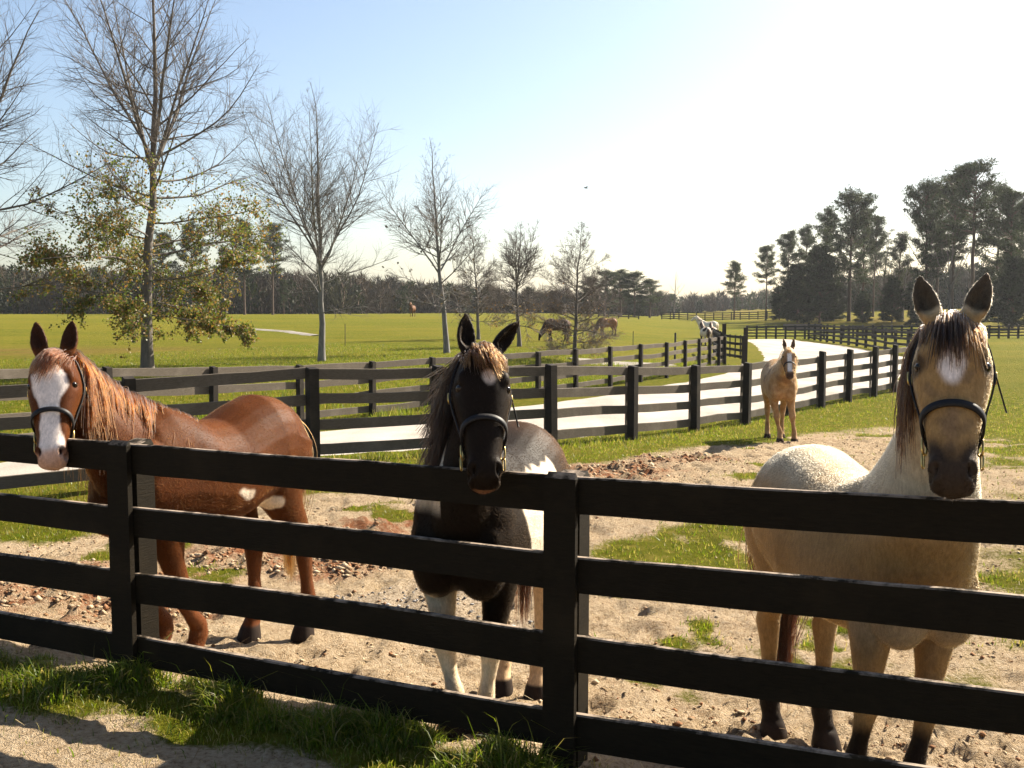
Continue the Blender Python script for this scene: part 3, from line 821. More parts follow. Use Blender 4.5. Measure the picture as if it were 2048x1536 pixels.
    for s, tilt, turn in ((1, ear_tilt[0], ear_turn[0]), (-1, ear_tilt[1], ear_turn[1])):
        b0 = pl + u * 0.005 * HL + w * s * 0.095 * HL * hw_head + v * -0.075 * HL
        ax = unit(-u * 1.0 + w * s * tilt + v * 0.10)
        fr = unit(v - ax * np.dot(v, ax)); sd = np.cross(ax, fr)
        fr, sd = fr * math.cos(turn) + sd * math.sin(turn), sd * math.cos(turn) - fr * math.sin(turn)
        el = ear_len * HL
        rg = []
        for q, wd in ((-0.12, 0.055), (0.05, 0.068), (0.2, 0.078), (0.4, 0.080), (0.6, 0.068), (0.78, 0.050), (0.90, 0.032), (0.98, 0.018), (1.02, 0.010)):
            wd *= HL * 0.90; thk = 0.020 * HL / 0.55
            cen = b0 + ax * el * q - fr * 0.01 * HL * math.sin(q * 3) + sd * (-s) * 0.02 * HL * q * q
            open_ = max(0.0, min(1.0, (q + 0.0) / 0.2))
            aa = np.linspace(-2.15, 2.15, 13)
            outer = [cen - fr * (math.cos(a) * wd * 0.75) + sd * (math.sin(a) * wd) for a in aa]
            wi = wd * (1 - open_ * 0.98) * 0 + max(wd - thk, wd * 0.30)
            inn = []
            for a in aa[::-1][1:-1]:
                inn.append(cen - fr * (math.cos(a) * wi * 0.75 * (1 if open_ > 0 else -1) - (1 - open_) * wd * 0.8) + sd * (math.sin(a) * wi))
            rg.append(outer + inn)
        loft(parts, rg)
        ears.append((b0, ax, fr, sd, el))
    # union
    V = []; F = []; n = 0
    for pv, pf in parts:
        V.append(pv); F += [tuple(i + n for i in q) for q in pf]; n += len(pv)
    me = bpy.data.meshes.new('union'); me.from_pydata([tuple(p) for p in np.concatenate(V)], [], F); me.update()
    bm = bmesh.new(); bm.from_mesh(me); bmesh.ops.recalc_face_normals(bm, faces=bm.faces); bm.to_mesh(me); bm.free()
    tmp = bpy.data.objects.new('union', me); COL.objects.link(tmp)
    md = tmp.modifiers.new('r', 'REMESH'); md.mode = 'VOXEL'; md.voxel_size = voxel; md.adaptivity = 0.0
    ms = tmp.modifiers.new('s', 'SMOOTH'); ms.factor = 0.5; ms.iterations = smooth_it
    dg = bpy.context.evaluated_depsgraph_get()
    body = bpy.data.meshes.new_from_object(tmp.evaluated_get(dg))
    bpy.data.objects.remove(tmp); bpy.data.meshes.remove(me)
    nv = len(body.vertices)
    P = np.empty(nv * 3, np.float32); body.vertices.foreach_get('co', P); P = P.reshape(-1, 3).astype(float)
    NM = np.empty(nv * 3, np.float32); body.vertices.foreach_get('normal', NM); NM = NM.reshape(-1, 3).astype(float)
    q = P - pl
    ht, hb, ha = q @ u / HL, q @ v / HL, q @ w / (HL * hw_head)
    # which vertices belong to the head
    botl = np.interp(ht, HEAD[:, 0], HEAD[:, 2])
    inhead = sstep(-0.08, -0.04, hb - botl) * sstep(-0.10, 0.02, ht) * sstep(0.34, 0.26, np.abs(ha)) * sstep(1.2, 1.1, ht)
    # nostrils, mouth line, eye hollows
    if not simple:
        for s in (1, -1):
            e = np.hypot((ht - 0.905) / 0.042 + (hb + 0.02) * 4, (np.abs(ha) - 0.086) / 0.026) ; sel = (ha * s > 0) & (hb > -0.12)
            P -= NM * (0.030 * HL / .55 * np.clip(1.1 - e, 0, 1) ** 0.6 * sel)[:, None]
        mo = np.exp(-((ht - (0.965 - 0.55 * np.clip(-hb - 0.135, 0, 1))) / 0.012) ** 2) * (hb < -0.135) * (hb > -0.3) * (ht > 0.8)
        P -= NM * (0.006 * mo * inhead)[:, None]
        for s in (1, -1):
            ec = pl + u * 0.315 * HL + v * -0.045 * HL + w * s * 0.178 * HL * hw_head
            dd = np.linalg.norm(P - ec, axis=1) / (0.055 * HL)
            P -= NM * (0.009 * np.clip(1 - dd, 0, 1))[:, None]
    inear = np.zeros(nv); earin = np.zeros(nv)
    for b0, ax, fr, sd, el in ears:
        qq = P - b0; a_ = qq @ ax / el; rr = np.linalg.norm(qq - np.outer(qq @ ax, ax), axis=1)
        ie = sstep(0.12, 0.25, a_) * (rr < 0.11 * HL) * (a_ < 1.1)
        inear = np.maximum(inear, ie); earin = np.maximum(earin, ie * sstep(0.1, 0.5, NM @ fr))
    body.vertices.foreach_set('co', P.astype(np.float32).ravel()); body.update()
    H = Horse(); H.P, H.N, H.W, H.HL = P, NM, W, HL
    H.t, H.a, H.b, H.head, H.ear, H.earin = ht, ha, hb, inhead, inear, earin
    H.noise = lambda sc, sd: np.array([mnoise.noise((x + sd, y, z)) for x, y, z in (P * sc).tolist()])
    H.fz = np.where(P[:, 2] < H0 * leg_f, P[:, 2] / leg_f, P[:, 2] - H0 * (leg_f - 1)) / W; ho = np.array(hoofs); nh = np.argmin(np.hypot(P[:, 0, None] - ho[None, :, 0], P[:, 1, None] - ho[None, :, 1]), 1); gzv = ho[nh, 2] / W
    H.fz = np.where(H.fz < 0.5, (H.fz - gzv) / (1 - 2 * gzv), H.fz); H.fx = P[:, 0] / W; H.fy = P[:, 1] / W
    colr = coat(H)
    body.name = 'body'
    o = bpy.data.objects.new('body', body); COL.objects.link(o); o.parent = root
    body.materials.clear(); body.materials.append(M['coat'])
    body.polygons.foreach_set('use_smooth', np.ones(len(body.polygons), bool))
    set_col(body, colr)
    # eyes
    if not simple:
        for s in (1, -1):
            ec = pl + u * 0.315 * HL + v * -0.046 * HL + w * s * 0.152 * HL * hw_head
            vs, fs = [], []
            bmq = bmesh.new(); bmesh.ops.create_uvsphere(bmq, u_segments=16, v_segments=10, radius=0.036 * HL)
            vs = [w * vv.co[0] * 0.95 + v * vv.co[1] * 1.15 + u * vv.co[2] * 0.78 + ec for vv in bmq.verts]; fs = [[x.index for x in ff.verts] for ff in bmq.faces]; bmq.free()
            mesh_obj('eye', vs, fs, M['eye'], root, True)
    # coat hair
    if fur:
        tri = np.array([p.vertices[:4] if len(p.vertices) == 4 else list(p.vertices) + [p.vertices[-1]] for p in body.polygons], int)
        A, Bq, Cq, Dq = (P[tri[:, i]] for i in range(4))
        area = np.linalg.norm(np.cross(Cq - A, Dq - Bq), axis=1) * 0.5
        zc = P[tri[:, 0], 2] / W
        pr = area / area.sum()
        fi = rs.choice(len(tri), fur, p=pr)
        a, b = rs.random(fur)[:, None], rs.random(fur)[:, None]
        root_p = (A[fi] * (1 - a) + Bq[fi] * a) * (1 - b) + (Dq[fi] * (1 - a) + Cq[fi] * a) * b
        vi = tri[fi, 0]; nn = NM[vi]
        hd_ = inhead[vi][:, None]
        flow = (1 - hd_) * np.array([-0.75, 0, -0.65]) + hd_ * (u * 0.9)
        flow = flow - nn * np.sum(flow * nn, 1, keepdims=True)
        flow /= np.linalg.norm(flow, axis=1, keepdims=True) + 1e-6
        ln_ = fur_len * (0.6 + 0.8 * rs.random(fur))
        z_ = root_p[:, 2] / W; belly = (nn[:, 2] < -0.3) & (z_ > 0.4)
        ln_ = ln_ * np.where(belly, 1.7, 1) * np.where(z_ < 0.16, 1.2, 1) * (1 - 0.45 * hd_[:, 0]) * np.where(inear[vi] > 0.3, 1.0, 1) * np.where(z_ < 0.06, 0.05, 1)
        jaw = (inhead[vi] > 0.5) & (hb[vi] < -0.2)
        ln_ = ln_ * np.where(jaw, 2.0, 1)
        jit = rs.normal(0, 0.22, (fur, 3))
        dirv = nn * 0.24 + flow * 0.95 + jit * 0.8
        dirv /= np.linalg.norm(dirv, axis=1, keepdims=True)
        tip = root_p + dirv * ln_[:, None] - nn * 0.08 * ln_[:, None]
        midp = root_p + (nn * 0.16 + dirv * 0.45) * ln_[:, None] * 0.8
        PP = np.stack([root_p - nn * 0.002, midp, tip], 1)
        cc = colr[vi] * (0.9 + 0.2 * rs.random((fur, 1)))
        hair_obj('coat_hair', PP, 0.00042, 0.00012, cc, root, 0.80)
    H.strap_w = strap_w; H.rs, H.crest, H.u, H.v, H.w, H.pl, H.hsurf, H.root, H.ears = rs, crest, u, v, w, pl, hsurf, root, ears
    # ---- mane: strands rooted on the crest
    if mane:
        n = mane.get('n', 900); side = mane.get('side', 1); ln0 = mane.get('len', 0.34) * W
        cp = np.array([c[0] for c in crest]); lt = np.array([c[1] for c in crest]); dvv = np.array([c[2] for c in crest])
        q = rs.random(n) ** 0.9 * mane.get('span', 1.0) * (len(cp) - 1) * 0.97 + (1 - mane.get('span', 1.0)) * (len(cp) - 1) + 0.2
        i0 = np.clip(q.astype(int), 0, len(cp) - 2); fr_ = (q - i0)[:, None]
        rp = cp[i0] * (1 - fr_) + cp[i0 + 1] * fr_; l_ = lt[i0] * (1 - fr_) + lt[i0 + 1] * fr_; d_ = dvv[i0]
        sgn = side * np.where(rs.random(n) < mane.get('stray', 0.06), -1, 1)
        ls = ln0 * (0.55 + 0.6 * rs.random(n)) * (0.55 + 0.6 * np.sin(np.clip(q / len(cp), 0, 1) * 2.6 + 0.3))
        K = 8; ts = np.linspace(0, 1, K)
        clump = np.round(q * 2.2) + rs.integers(0, 2, n) * 0.5
        cl_off = np.stack([vnoise(clump * 3.7, clump * 0 + k * 5, 5 + k) - 0.5 for k in range(3)], -1)
        pts = np.zeros((n, K, 3))
        qq = q / (len(cp) - 1)
        hdq = W * np.interp(qq, [0, 0.25, 0.55, 0.8, 1], [0.255, 0.205, 0.155, 0.128, 0.118]); hwq = W * neck_w * np.interp(qq, [0, 0.25, 0.55, 0.8, 1], [0.135, 0.108, 0.080, 0.070, 0.066])
        thick = (0.010 + 0.028 * rs.random(n)) * mane.get('loose', 1.0)
        dn = -d_ * 0.45 + np.array([0, 0, -0.75])[None]; dn -= l_ * np.sum(dn * l_, 1, keepdims=True) * 0.6; dn /= np.linalg.norm(dn, axis=1, keepdims=True)
        for k, t_ in enumerate(ts):
            sd_ = t_ * ls
            yy = np.clip(1 - sd_ / hdq, 0, 1)
            lat = hwq * 1.14 * np.sqrt(np.clip(1 - yy * yy, 0, 1)) * (1 - 0.25 * yy) + thick
            pts[:, k] = rp + l_ * (sgn * lat)[:, None] * min(1, t_ * 6) + dn * sd_[:, None] + d_ * (0.02 * W * math.sin(min(1, t_ * 4) * math.pi)) + cl_off * 0.09 * mane.get('loose', 1.0) * W * t_ * np.array([1, 0.35, 0.6])
        strand = rs.normal(0, 0.010 * W, (n, 1, 3)) * ts[None, :, None] ** 1.2 + rs.normal(0, 0.004, (n, 1, 3))
        wav = np.sin(ts[None, :] * rs.uniform(4, 9, (n, 1)) + rs.uniform(0, 6, (n, 1)))[..., None] * rs.normal(0, 0.004 * W, (n, 1, 3)) * ts[None, :, None]
        pts += strand + wav
        if mane.get('wind') is not None: pts += np.asarray(Lv(mane['wind']))[None, None] * (ts[None, :, None] ** 1.3) * rs.uniform(0.1, 1.0, (n, 1, 1))
        c0, c1 = np.array(mane['c0']), np.array(mane['c1'])
        m_ = rs.random((n, 1)) * 0.6 + 0.4 * (cl_off[:, :1] + 0.5)
        hair_obj('mane', pts, mane.get('r', 0.0022), 0.0006, c0 * (1 - m_) + c1 * m_, root)
    if forelock:
        n = forelock.get('n', 350); K = 8; ts = np.linspace(0, 1, K); fl = forelock.get('len', 0.36) * HL
        sp = rs.normal(0, forelock.get('spread', 0.055), n) + forelock.get('shift', 0.0); pts = np.zeros((n, K, 3)); lsn = fl * (0.4 + 0.75 * rs.random(n))
        t0 = rs.uniform(-0.06, 0.06, n)
        puff = forelock.get('puff', 0.05)
        clump = np.round(sp * 28); co = vnoise(clump * 2.3, clump * 0 + 1.5, 9) - 0.5
        for k, t_ in enumerate(ts):
            tt = t0 + lsn / HL * t_
            lat = np.clip(sp * (0.9 + 0.6 * t_) + forelock.get('sweep', 0.0) * t_ ** 1.5 + co * 0.10 * t_, -0.15, 0.15)
            tp = np.interp(tt, HEAD[:, 0], HEAD[:, 1])
            hwv = np.interp(tt, HEAD[:, 0], HEAD[:, 3]) * hw_head
            drop = np.clip(np.abs(lat) / np.maximum(hwv, 0.05), 0, 1.2) ** 2.4 * 0.20
            pz = tp - drop * 0.6 + 0.012 + puff * math.sin(min(1, t_ * 1.15) * math.pi) * (0.25 + 0.9 * rs.random(n) * 0 + 0.5 * ((np.arange(n) * 0.618) % 1))
            pts[:, k] = pl + np.outer(tt * HL, u) + np.outer(lat * HL, w) + np.outer(pz * HL, v)
        pts += rs.normal(0, 0.008, (n, 1, 3)) * ts[None, :, None] + rs.normal(0, 0.003, (n, 1, 3))
        c0, c1 = np.array(forelock['c0']), np.array(forelock['c1']); m_ = rs.random((n, 1))
        hair_obj('forelock', pts, forelock.get('r', 0.0018), 0.0005, c0 * (1 - m_) + c1 * m_, root)
    if tail:
        n = tail.get('n', 700); K = 9; ts = np.linspace(0, 1, K); ln0 = tail.get('len', 0.62) * W
        rp = np.array([-0.525 * W, 0, float(zm(0.86 * W))])[None] + rs.normal(0, 1, (n, 3)) * np.array([0.006, 0.014, 0.02]) * W
        ls = ln0 * (0.6 + 0.5 * rs.random(n)); pts = np.zeros((n, K, 3))
        yo = rs.normal(0, 0.035 * W * tail.get('wide', 1.0), n); xo = rs.normal(0, 0.025 * W, n)
        for k, t_ in enumerate(ts):
            fl_ = math.sin(min(1, t_ * 1.25) * math.pi)
            pts[:, k, 0] = rp[:, 0] - 0.020 * W * (1 - (1 - min(1, t_ * 4)) ** 2) + 0.015 * W * t_ + xo * (0.2 + fl_)
            pts[:, k, 1] = rp[:, 1] + yo * (0.25 + fl_) + tail.get('sway', 0.0) * W * t_ ** 1.3
            pts[:, k, 2] = rp[:, 2] - ls * max(0, t_ - 0.03) - 0.02 * W * t_
        pts += rs.normal(0, 0.006 * W, (n, 1, 3)) * ts[None, :, None]
        c0, c1 = np.array(tail['c0']), np.array(tail['c1']); m_ = rs.random((n, 1)) ** 1.4
        hair_obj('tail', pts, tail.get('r', 0.0022), 0.0006, c0 * (1 - m_) + c1 * m_, root)
    if halter:
        build_halter(H)
    tag(root, label, 'horse', group)
    return H

def ribbon(path, nrm, width, th):
    """flat strap along path, nrm outward normals"""
    path = np.array(path); nrm = np.array(nrm); n = len(path)
    tg = np.gradient(path, axis=0); tg /= np.linalg.norm(tg, axis=1, keepdims=True) + 1e-9
    sd = np.cross(tg, nrm); sd /= np.linalg.norm(sd, axis=1, keepdims=True) + 1e-9
    nr = np.cross(sd, tg)
    V = np.stack([path + sd * width / 2, path + sd * width * 0.42 + nr * th, path - sd * width * 0.42 + nr * th, path - sd * width / 2], 1).reshape(-1, 3)
    F = [(i * 4 + j, i * 4 + (j + 1) % 4, i * 4 + 4 + (j + 1) % 4, i * 4 + 4 + j) for i in range(n - 1) for j in range(4)]
    F += [(0, 1, 2, 3), tuple(4 * (n - 1) + j for j in (3, 2, 1, 0))]
    return V, F

def torus(c, ax1, ax2, r1, r2, tube, n=20, k=8):
    c = np.asarray(c); ax1, ax2 = unit(ax1), unit(ax2); ax3 = np.cross(ax1, ax2)
    V = []; F = []
    for i in range(n):
        a = i * 2 * math.pi / n
        ca_, sa_ = math.cos(a), math.sin(a)
        ca2 = math.copysign(abs(ca_) ** 0.6, ca_); sa2 = math.copysign(abs(sa_) ** 0.6, sa_)
        p = c + ax1 * r1 * ca2 + ax2 * r2 * sa2; o_ = unit(ax1 * ca_ + ax2 * sa_)
        for j in range(k):
            b = j * 2 * math.pi / k
            V.append(p + o_ * tube * math.cos(b) + ax3 * tube * math.sin(b))
    for i in range(n):
        for j in range(k):
            F.append((i * k + j, ((i + 1) % n) * k + j, ((i + 1) % n) * k + (j + 1) % k, i * k + (j + 1) % k))
    return V, F

def build_halter(H):
    HL, u, v, w, pl, hs = H.HL, H.u, H.v, H.w, H.pl, H.hsurf
    root = empty('halter', (0, 0, 0)); root.parent = H.root
    wd = H.strap_w * HL; off = 0.007
    def strap(name, f_, n=40):
        path = []; nr = []
        for s in np.linspace(0, 1, n):
            t, th = f_(s)
            p = hs(t, th, off); p2 = hs(t, th, off + 0.02)
            path.append(p); nr.append(unit(p2 - p))
        V, F = ribbon(path, nr, wd, 0.006)
        return mesh_obj(name, V, F, M['strap'], root, True)
    tn, ts_ = 0.545, 0.700
    a0, a1 = -0.32, math.pi + 0.32
    strap('noseband', lambda s: (tn + (ts_ - tn) * abs(2 * s - 1) ** 1.6, a0 + (a1 - a0) * s))
    strap('chin_strap', lambda s: (ts_ + 0.075 * math.sin(s * math.pi), a1 + (2 * math.pi + a0 - a1) * s))
    for sgn in (0, 1):
        th0 = -0.32 if sgn == 0 else math.pi + 0.32
        strap('cheek_strap', lambda s: (ts_ - (ts_ - 0.03) * s, th0 + (0.15 * math.sin(s * math.pi) + 0.25 * s) * (1 if sgn == 0 else -1)))
        c = hs(ts_, th0, off + 0.008)
        nr = unit(hs(ts_, th0, 0.05) - hs(ts_, th0, 0.0)); e1 = unit(np.cross(nr, u)); e2 = unit(u - nr * np.dot(u, nr))
        V, F = torus(c + e2 * 0.012, e1, e2, 0.020, 0.026, 0.0042); mesh_obj('ring', V, F, M['brass'], root, True)
        V, F = torus(c + e2 * 0.058 + nr * 0.004, e1, e2, 0.011, 0.026, 0.0034); mesh_obj('snap', V, F, M['brass'], root, True)
        c2 = hs(0.30, th0 + 0.2 * (1 if sgn == 0 else -1), off + 0.007)
        V, F = torus(c2, e1, e2, 0.017, 0.020, 0.0034); mesh_obj('buckle', V, F, M['brass'], root, True)
    strap('throat_strap', lambda s: (0.16 + 0.16 * math.sin(s * math.pi), a1 + (2 * math.pi + a0 - a1) * s))
    # loose end of the crown strap
    p0 = hs(0.30, -0.05, 0.014); nr = unit(hs(0.3, -0.05, 0.05) - hs(0.3, -0.05, 0.0))
    path = [p0 + (-v * 0.35 + u * 0.9) * HL * 0.20 * s + nr * 0.030 * s for s in np.linspace(0, 1, 8)]
    V, F = ribbon(path, [nr] * 8, wd * 0.75, 0.004); mesh_obj('strap_end', V, F, M['strap'], root, True)
    return root

# ---- coats (colour of the animal itself, per vertex)
def lerp(c, d, m): m = np.clip(m, 0, 1)[:, None]; return c * (1 - m) + np.asarray(d, float) * m
def base_col(H, c): return np.repeat(np.array([c], float), len(H.P), 0)

def coat_chestnut(H):
    n = H.noise(5, 3.0); n2 = H.noise(14, 8.0)
    c = base_col(H, (0.100, 0.031, 0.0065))
    c = lerp(c, (0.055, 0.015, 0.0035), 0.5 + 0.5 * n)
    c = lerp(c, (0.13, 0.045, 0.016), sstep(0.42, 0.25, H.fz) * 0.7)
    # blaze: wide at the forehead, narrow down the nose, widening over the muzzle
    wdt = np.interp(H.t, [0.10, 0.16, 0.24, 0.34, 0.45, 0.6, 0.75, 0.85, 0.95], [0.0, 0.06, 0.125, 0.135, 0.085, 0.066, 0.075, 0.09, 0.10])
    bl = sstep(1.12, 0.9, np.abs(H.a + 0.012 + 0.02 * n2 + np.interp(H.t, [.5, 1], [0, -0.03])) / np.maximum(wdt, 1e-3)) * sstep(0.10, 0.14, H.t) * (H.b > -0.14) * H.head
    c = lerp(c, (0.76, 0.68, 0.64), bl)
    pk = sstep(0.86, 0.93, H.t + 0.03 * n2) * H.head
    c = lerp(c, (0.55, 0.30, 0.20), pk * 0.75)
    for cx, cy, cz, r in ((-0.02, 0.20, 0.60, 0.045), (-0.21, 0.19, 0.53, 0.06)):
        c = lerp(c, (0.72, 0.62, 0.5), sstep(1, 0.45, np.sqrt(((H.fx - cx) / r) ** 2 + ((H.fz - cz) / (r * 0.8)) ** 2) + 0.9 * n2 + 0.5 * n) * (H.fy > 0))
    c = lerp(c, (0.035, 0.015, 0.008), H.earin * 0.9)
    nos = sstep(1, 0.6, np.hypot((H.t - 0.90) / 0.050, (np.abs(H.a) - 0.082) / 0.032)) * (H.b > -0.12) * H.head
    c = lerp(c, (0.03, 0.012, 0.009), nos)
    return lerp(c, (0.03, 0.022, 0.018), sstep(0.058, 0.048, H.fz))

def coat_black(H):
    n = H.noise(4, 2.0); n2 = H.noise(12, 5.0)
    c = base_col(H, (0.011, 0.0065, 0.0035))
    c = lerp(c, (0.10, 0.045, 0.018), sstep(-0.1, -0.5, H.fx) * sstep(0.55, 0.9, H.fz + 0.1 * n) * 0.75)
    white = (0.62, 0.53, 0.42)
    c = lerp(c, white, sstep(0.0, 0.02, 0.14 - np.abs(H.fx - 0.02 + 0.10 * n)) * (H.fz > 0.40) * (H.fz < 0.84 + 0.05 * n2))           # band over back and barrel
    nk = sstep(0.0, 0.05, H.fx - 0.36 + 0.02 * n) * sstep(0.06, 0.0, np.abs(H.fz - 0.92) - 0.10) * (H.fy < -0.03) * (1 - sstep(0.0, 0.1, H.head))
    c = lerp(c, white, nk)
    ft = (H.fx > 0.1)
    c = lerp(c, (0.60, 0.49, 0.34), sstep(0.50, 0.46, H.fz + 0.04 * n2) * ft * (H.fy < 0))
    c = lerp(c, (0.60, 0.49, 0.34), sstep(0.34, 0.30, H.fz + 0.04 * n2) * ft * (H.fy >= 0))
    c = lerp(c, (0.58, 0.42, 0.26), sstep(0.60, 0.54, H.fz + 0.06 * n2) * (~ft))
    st = sstep(0.060, 0.035, np.hypot((H.t - 0.245) * 0.8, H.a - 0.03) + 0.03 * n2) * (H.b > -0.05) * H.head
    c = lerp(c, white, sstep(0.0, 0.02, 0.29 - H.fx + 0.05 * n) * sstep(-0.16, -0.14, H.fx + 0.06 * n) * (H.fy > 0.06) * (H.fz > 0.44) * sstep(0.87, 0.85, H.fz + 0.04 * n2))
    c = lerp(c, (0.50, 0.43, 0.38), st)
    c = lerp(c, (0.35, 0.17, 0.09), sstep(0.99, 1.02, H.t) * H.head * (H.b < -0.1) * 0.8)
    return lerp(c, (0.03, 0.022, 0.018), sstep(0.056, 0.046, H.fz))

def coat_buckskin(H):
    n = H.noise(5, 4.0); n2 = H.noise(22, 7.0)
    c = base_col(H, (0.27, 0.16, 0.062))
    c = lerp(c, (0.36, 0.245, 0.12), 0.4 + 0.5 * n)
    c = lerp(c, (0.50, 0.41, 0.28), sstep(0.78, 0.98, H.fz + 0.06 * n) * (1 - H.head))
    c = lerp(c, (0.17, 0.115, 0.07), sstep(0.1, 0.6, n2) * (0.15 + 0.35 * H.head))
    c = lerp(c, (0.26, 0.22, 0.17), sstep(0.0, 0.12, 0.14 - np.abs(H.fz - 0.56)) * (H.fx > 0.3) * 0.6)
    c = lerp(c, (0.020, 0.014, 0.010), sstep(0.25, 0.19, H.fz + 0.03 * n))
    mz = sstep(0.74, 0.86, H.t + 0.035 * n2 + 0.07 * sstep(0.03, 0.09, np.abs(H.a))) * H.head
    c = lerp(c, (0.030, 0.022, 0.018), mz * 0.96)
    fc = H.head * sstep(0.45, 0.6, H.t) * sstep(0.8, 0.68, H.t)
    c = lerp(c, (0.18, 0.12, 0.08), fc * sstep(0.06, 0.0, np.abs(H.a)) * (H.b > -0.05) * 0.6)
    st = sstep(0.085, 0.045, np.hypot((H.t - 0.33) * 0.62, H.a * 1.1) + 0.012 * n2) * (H.b > -0.05) * H.head
    c = lerp(c, (0.70, 0.64, 0.62), st)
    c = lerp(c, (0.02, 0.014, 0.010), H.earin * 0.9)
    c = lerp(c, (0.05, 0.035, 0.025), H.head * sstep(0.075, 0.035, np.hypot(H.t - 0.315, np.abs(H.a) - 0.18)) * 0.9)
    return lerp(c, (0.03, 0.022, 0.018), sstep(0.056, 0.046, H.fz))

def coat_palomino(H):
    n = H.noise(6, 6.0); n2 = H.noise(16, 9.0)
    c = base_col(H, (0.30, 0.16, 0.065))
    c = lerp(c, (0.42, 0.27, 0.14), 0.45 + 0.7 * n2)
    c = lerp(c, (0.16, 0.085, 0.045), sstep(0.1, 0.5, n) * sstep(0.5, 0.8, H.fz) * 0.7)
    bl = sstep(0.07, 0.045, np.abs(H.a)) * sstep(0.2, 0.28, H.t) * sstep(0.9, 0.8, H.t) * (H.b > -0.1) * H.head
    c = lerp(c, (0.74, 0.68, 0.64), bl)
    c = lerp(c, (0.06, 0.035, 0.025), sstep(0.84, 0.94, H.t) * H.head)
    c = lerp(c, (0.06, 0.03, 0.02), H.earin * 0.8)
    return lerp(c, (0.05, 0.03, 0.02), sstep(0.056, 0.046, H.fz))

def coat_plain(a, b, legs=None):
    def f(H):
        n = H.noise(4, 2.5); c = base_col(H, a); c = lerp(c, b, 0.5 + 0.7 * n)
        if legs: c = lerp(c, legs, sstep(0.40, 0.28, H.fz))
        return c
    return f
def coat_far_pinto(H):
    n = H.noise(2.4, 12.0); c = base_col(H, (0.62, 0.55, 0.47))
    c = lerp(c, (0.03, 0.02, 0.015), sstep(0.05, 0.15, n))
    return lerp(c, (0.05, 0.035, 0.025), sstep(0.5, 0.3, H.fz) * (H.fx < 0))

def gpt(px, py_guess, y): return (xat(px, y), y)

# the three at the fence
pA = gpt(378, 0, 5.50); pB = gpt(308, 0, 5.54)
build_horse('horse', 'chestnut horse with a wide white blaze looking over the fence', 1.37, (-1.78, 5.74), (-0.47, -0.883), at(104, 698, 4.98), at(99, 927, 4.74), (0.22, -0.975), coat_chestnut,
            fore=[pA, pB], hind=[gpt(604, 0, 6.22), gpt(495, 0, 6.16)], fat=1.02, voxel=0.009, fur=170000, hw_head=1.06, halter=True, leg_f=1.22, seed=2, ear_tilt=(0.22, 0.22), ear_len=0.30, back_dip=0.035,
            mane=dict(n=2200, side=1, len=0.38, c0=(0.14, 0.045, 0.012), c1=(0.22, 0.088, 0.027), stray=0.05), forelock=dict(n=420, len=0.24, c0=(0.16, 0.055, 0.018), c1=(0.36, 0.17, 0.09), sweep=-0.10, puff=0.07, spread=0.07),
            tail=dict(n=900, c0=(0.20, 0.085, 0.025), c1=(0.44, 0.26, 0.10), len=0.70))
build_horse('horse', 'black and white pinto horse with windblown mane and its chin on the fence', 1.30, (-0.085, 4.71), (-0.25, -0.97), at(966, 690, 3.98), at(973, 968, 3.70), (0.16, -0.985), coat_black,
            fore=[gpt(966, 0, 4.20), gpt(904, 0, 4.22)], hind=[gpt(1076, 0, 5.16), gpt(1004, 0, 5.24)], fat=1.0, voxel=0.009, fur=150000, hw_head=1.02, halter=True, leg_f=1.2, neck_w=0.88, seed=5, ear_tilt=(0.85, 0.10), ear_len=0.29, ear_turn=(0.9, 0.2),
            mane=dict(n=1200, side=-1, len=0.22, c0=(0.006, 0.004, 0.003), c1=(0.075, 0.042, 0.02), wind=(-0.09, 0.02, 0.035), stray=0.0), forelock=dict(n=460, len=0.20, c0=(0.03, 0.014, 0.006), c1=(0.26, 0.13, 0.05), sweep=0.07, puff=0.12, spread=0.06),
            tail=dict(n=700, c0=(0.012, 0.008, 0.006), c1=(0.16, 0.06, 0.025), len=0.68, sway=-0.02))
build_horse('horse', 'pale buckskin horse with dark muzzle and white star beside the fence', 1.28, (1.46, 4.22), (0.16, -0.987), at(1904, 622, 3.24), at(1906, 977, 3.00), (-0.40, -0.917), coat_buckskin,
            fore=[gpt(1860, 0, 3.70), gpt(1738, 0, 3.74)], hind=[gpt(1664, 0, 4.58), gpt(1556, 0, 4.70)], fat=1.05, voxel=0.009, fur=170000, hw_head=1.04, halter=True, leg_f=1.2, neck_w=1.22, seed=8, ear_tilt=(0.40, 0.36), ear_len=0.275,
            mane=dict(n=240, side=-1, len=0.34, span=0.18, c0=(0.016, 0.009, 0.005), c1=(0.085, 0.040, 0.014), loose=0.35, stray=0.0), forelock=dict(n=430, len=0.30, c0=(0.022, 0.012, 0.007), c1=(0.17, 0.095, 0.045), puff=0.035, spread=0.085),
            tail=dict(n=1800, c0=(0.02, 0.008, 0.004), c1=(0.17, 0.055, 0.02), len=0.84, wide=1.25))
build_horse('horse', 'golden palomino horse with a white blaze standing alone in the paddock', 1.26, (4.40, 16.40), (-0.16, -0.987), at(1578, 694, 15.45), at(1580, 752, 15.15), (-0.25, -0.968), coat_palomino,
            fore=[gpt(1591, 0, 15.9), gpt(1562, 0, 16.0)], hind=[(4.60, 16.95), (4.37, 17.0)], fat=0.97, voxel=0.016, fur=40000, hw_head=1.05, halter=True, leg_f=1.16, seed=11, ear_tilt=(0.2, 0.2), ear_len=0.36, smooth_it=3,
            mane=dict(n=400, side=1, len=0.25, c0=(0.35, 0.18, 0.07), c1=(0.6, 0.38, 0.2)), forelock=dict(n=120, len=0.25, c0=(0.4, 0.2, 0.08), c1=(0.6, 0.4, 0.2)),
            tail=dict(n=300, c0=(0.3, 0.15, 0.06), c1=(0.6, 0.4, 0.2)))

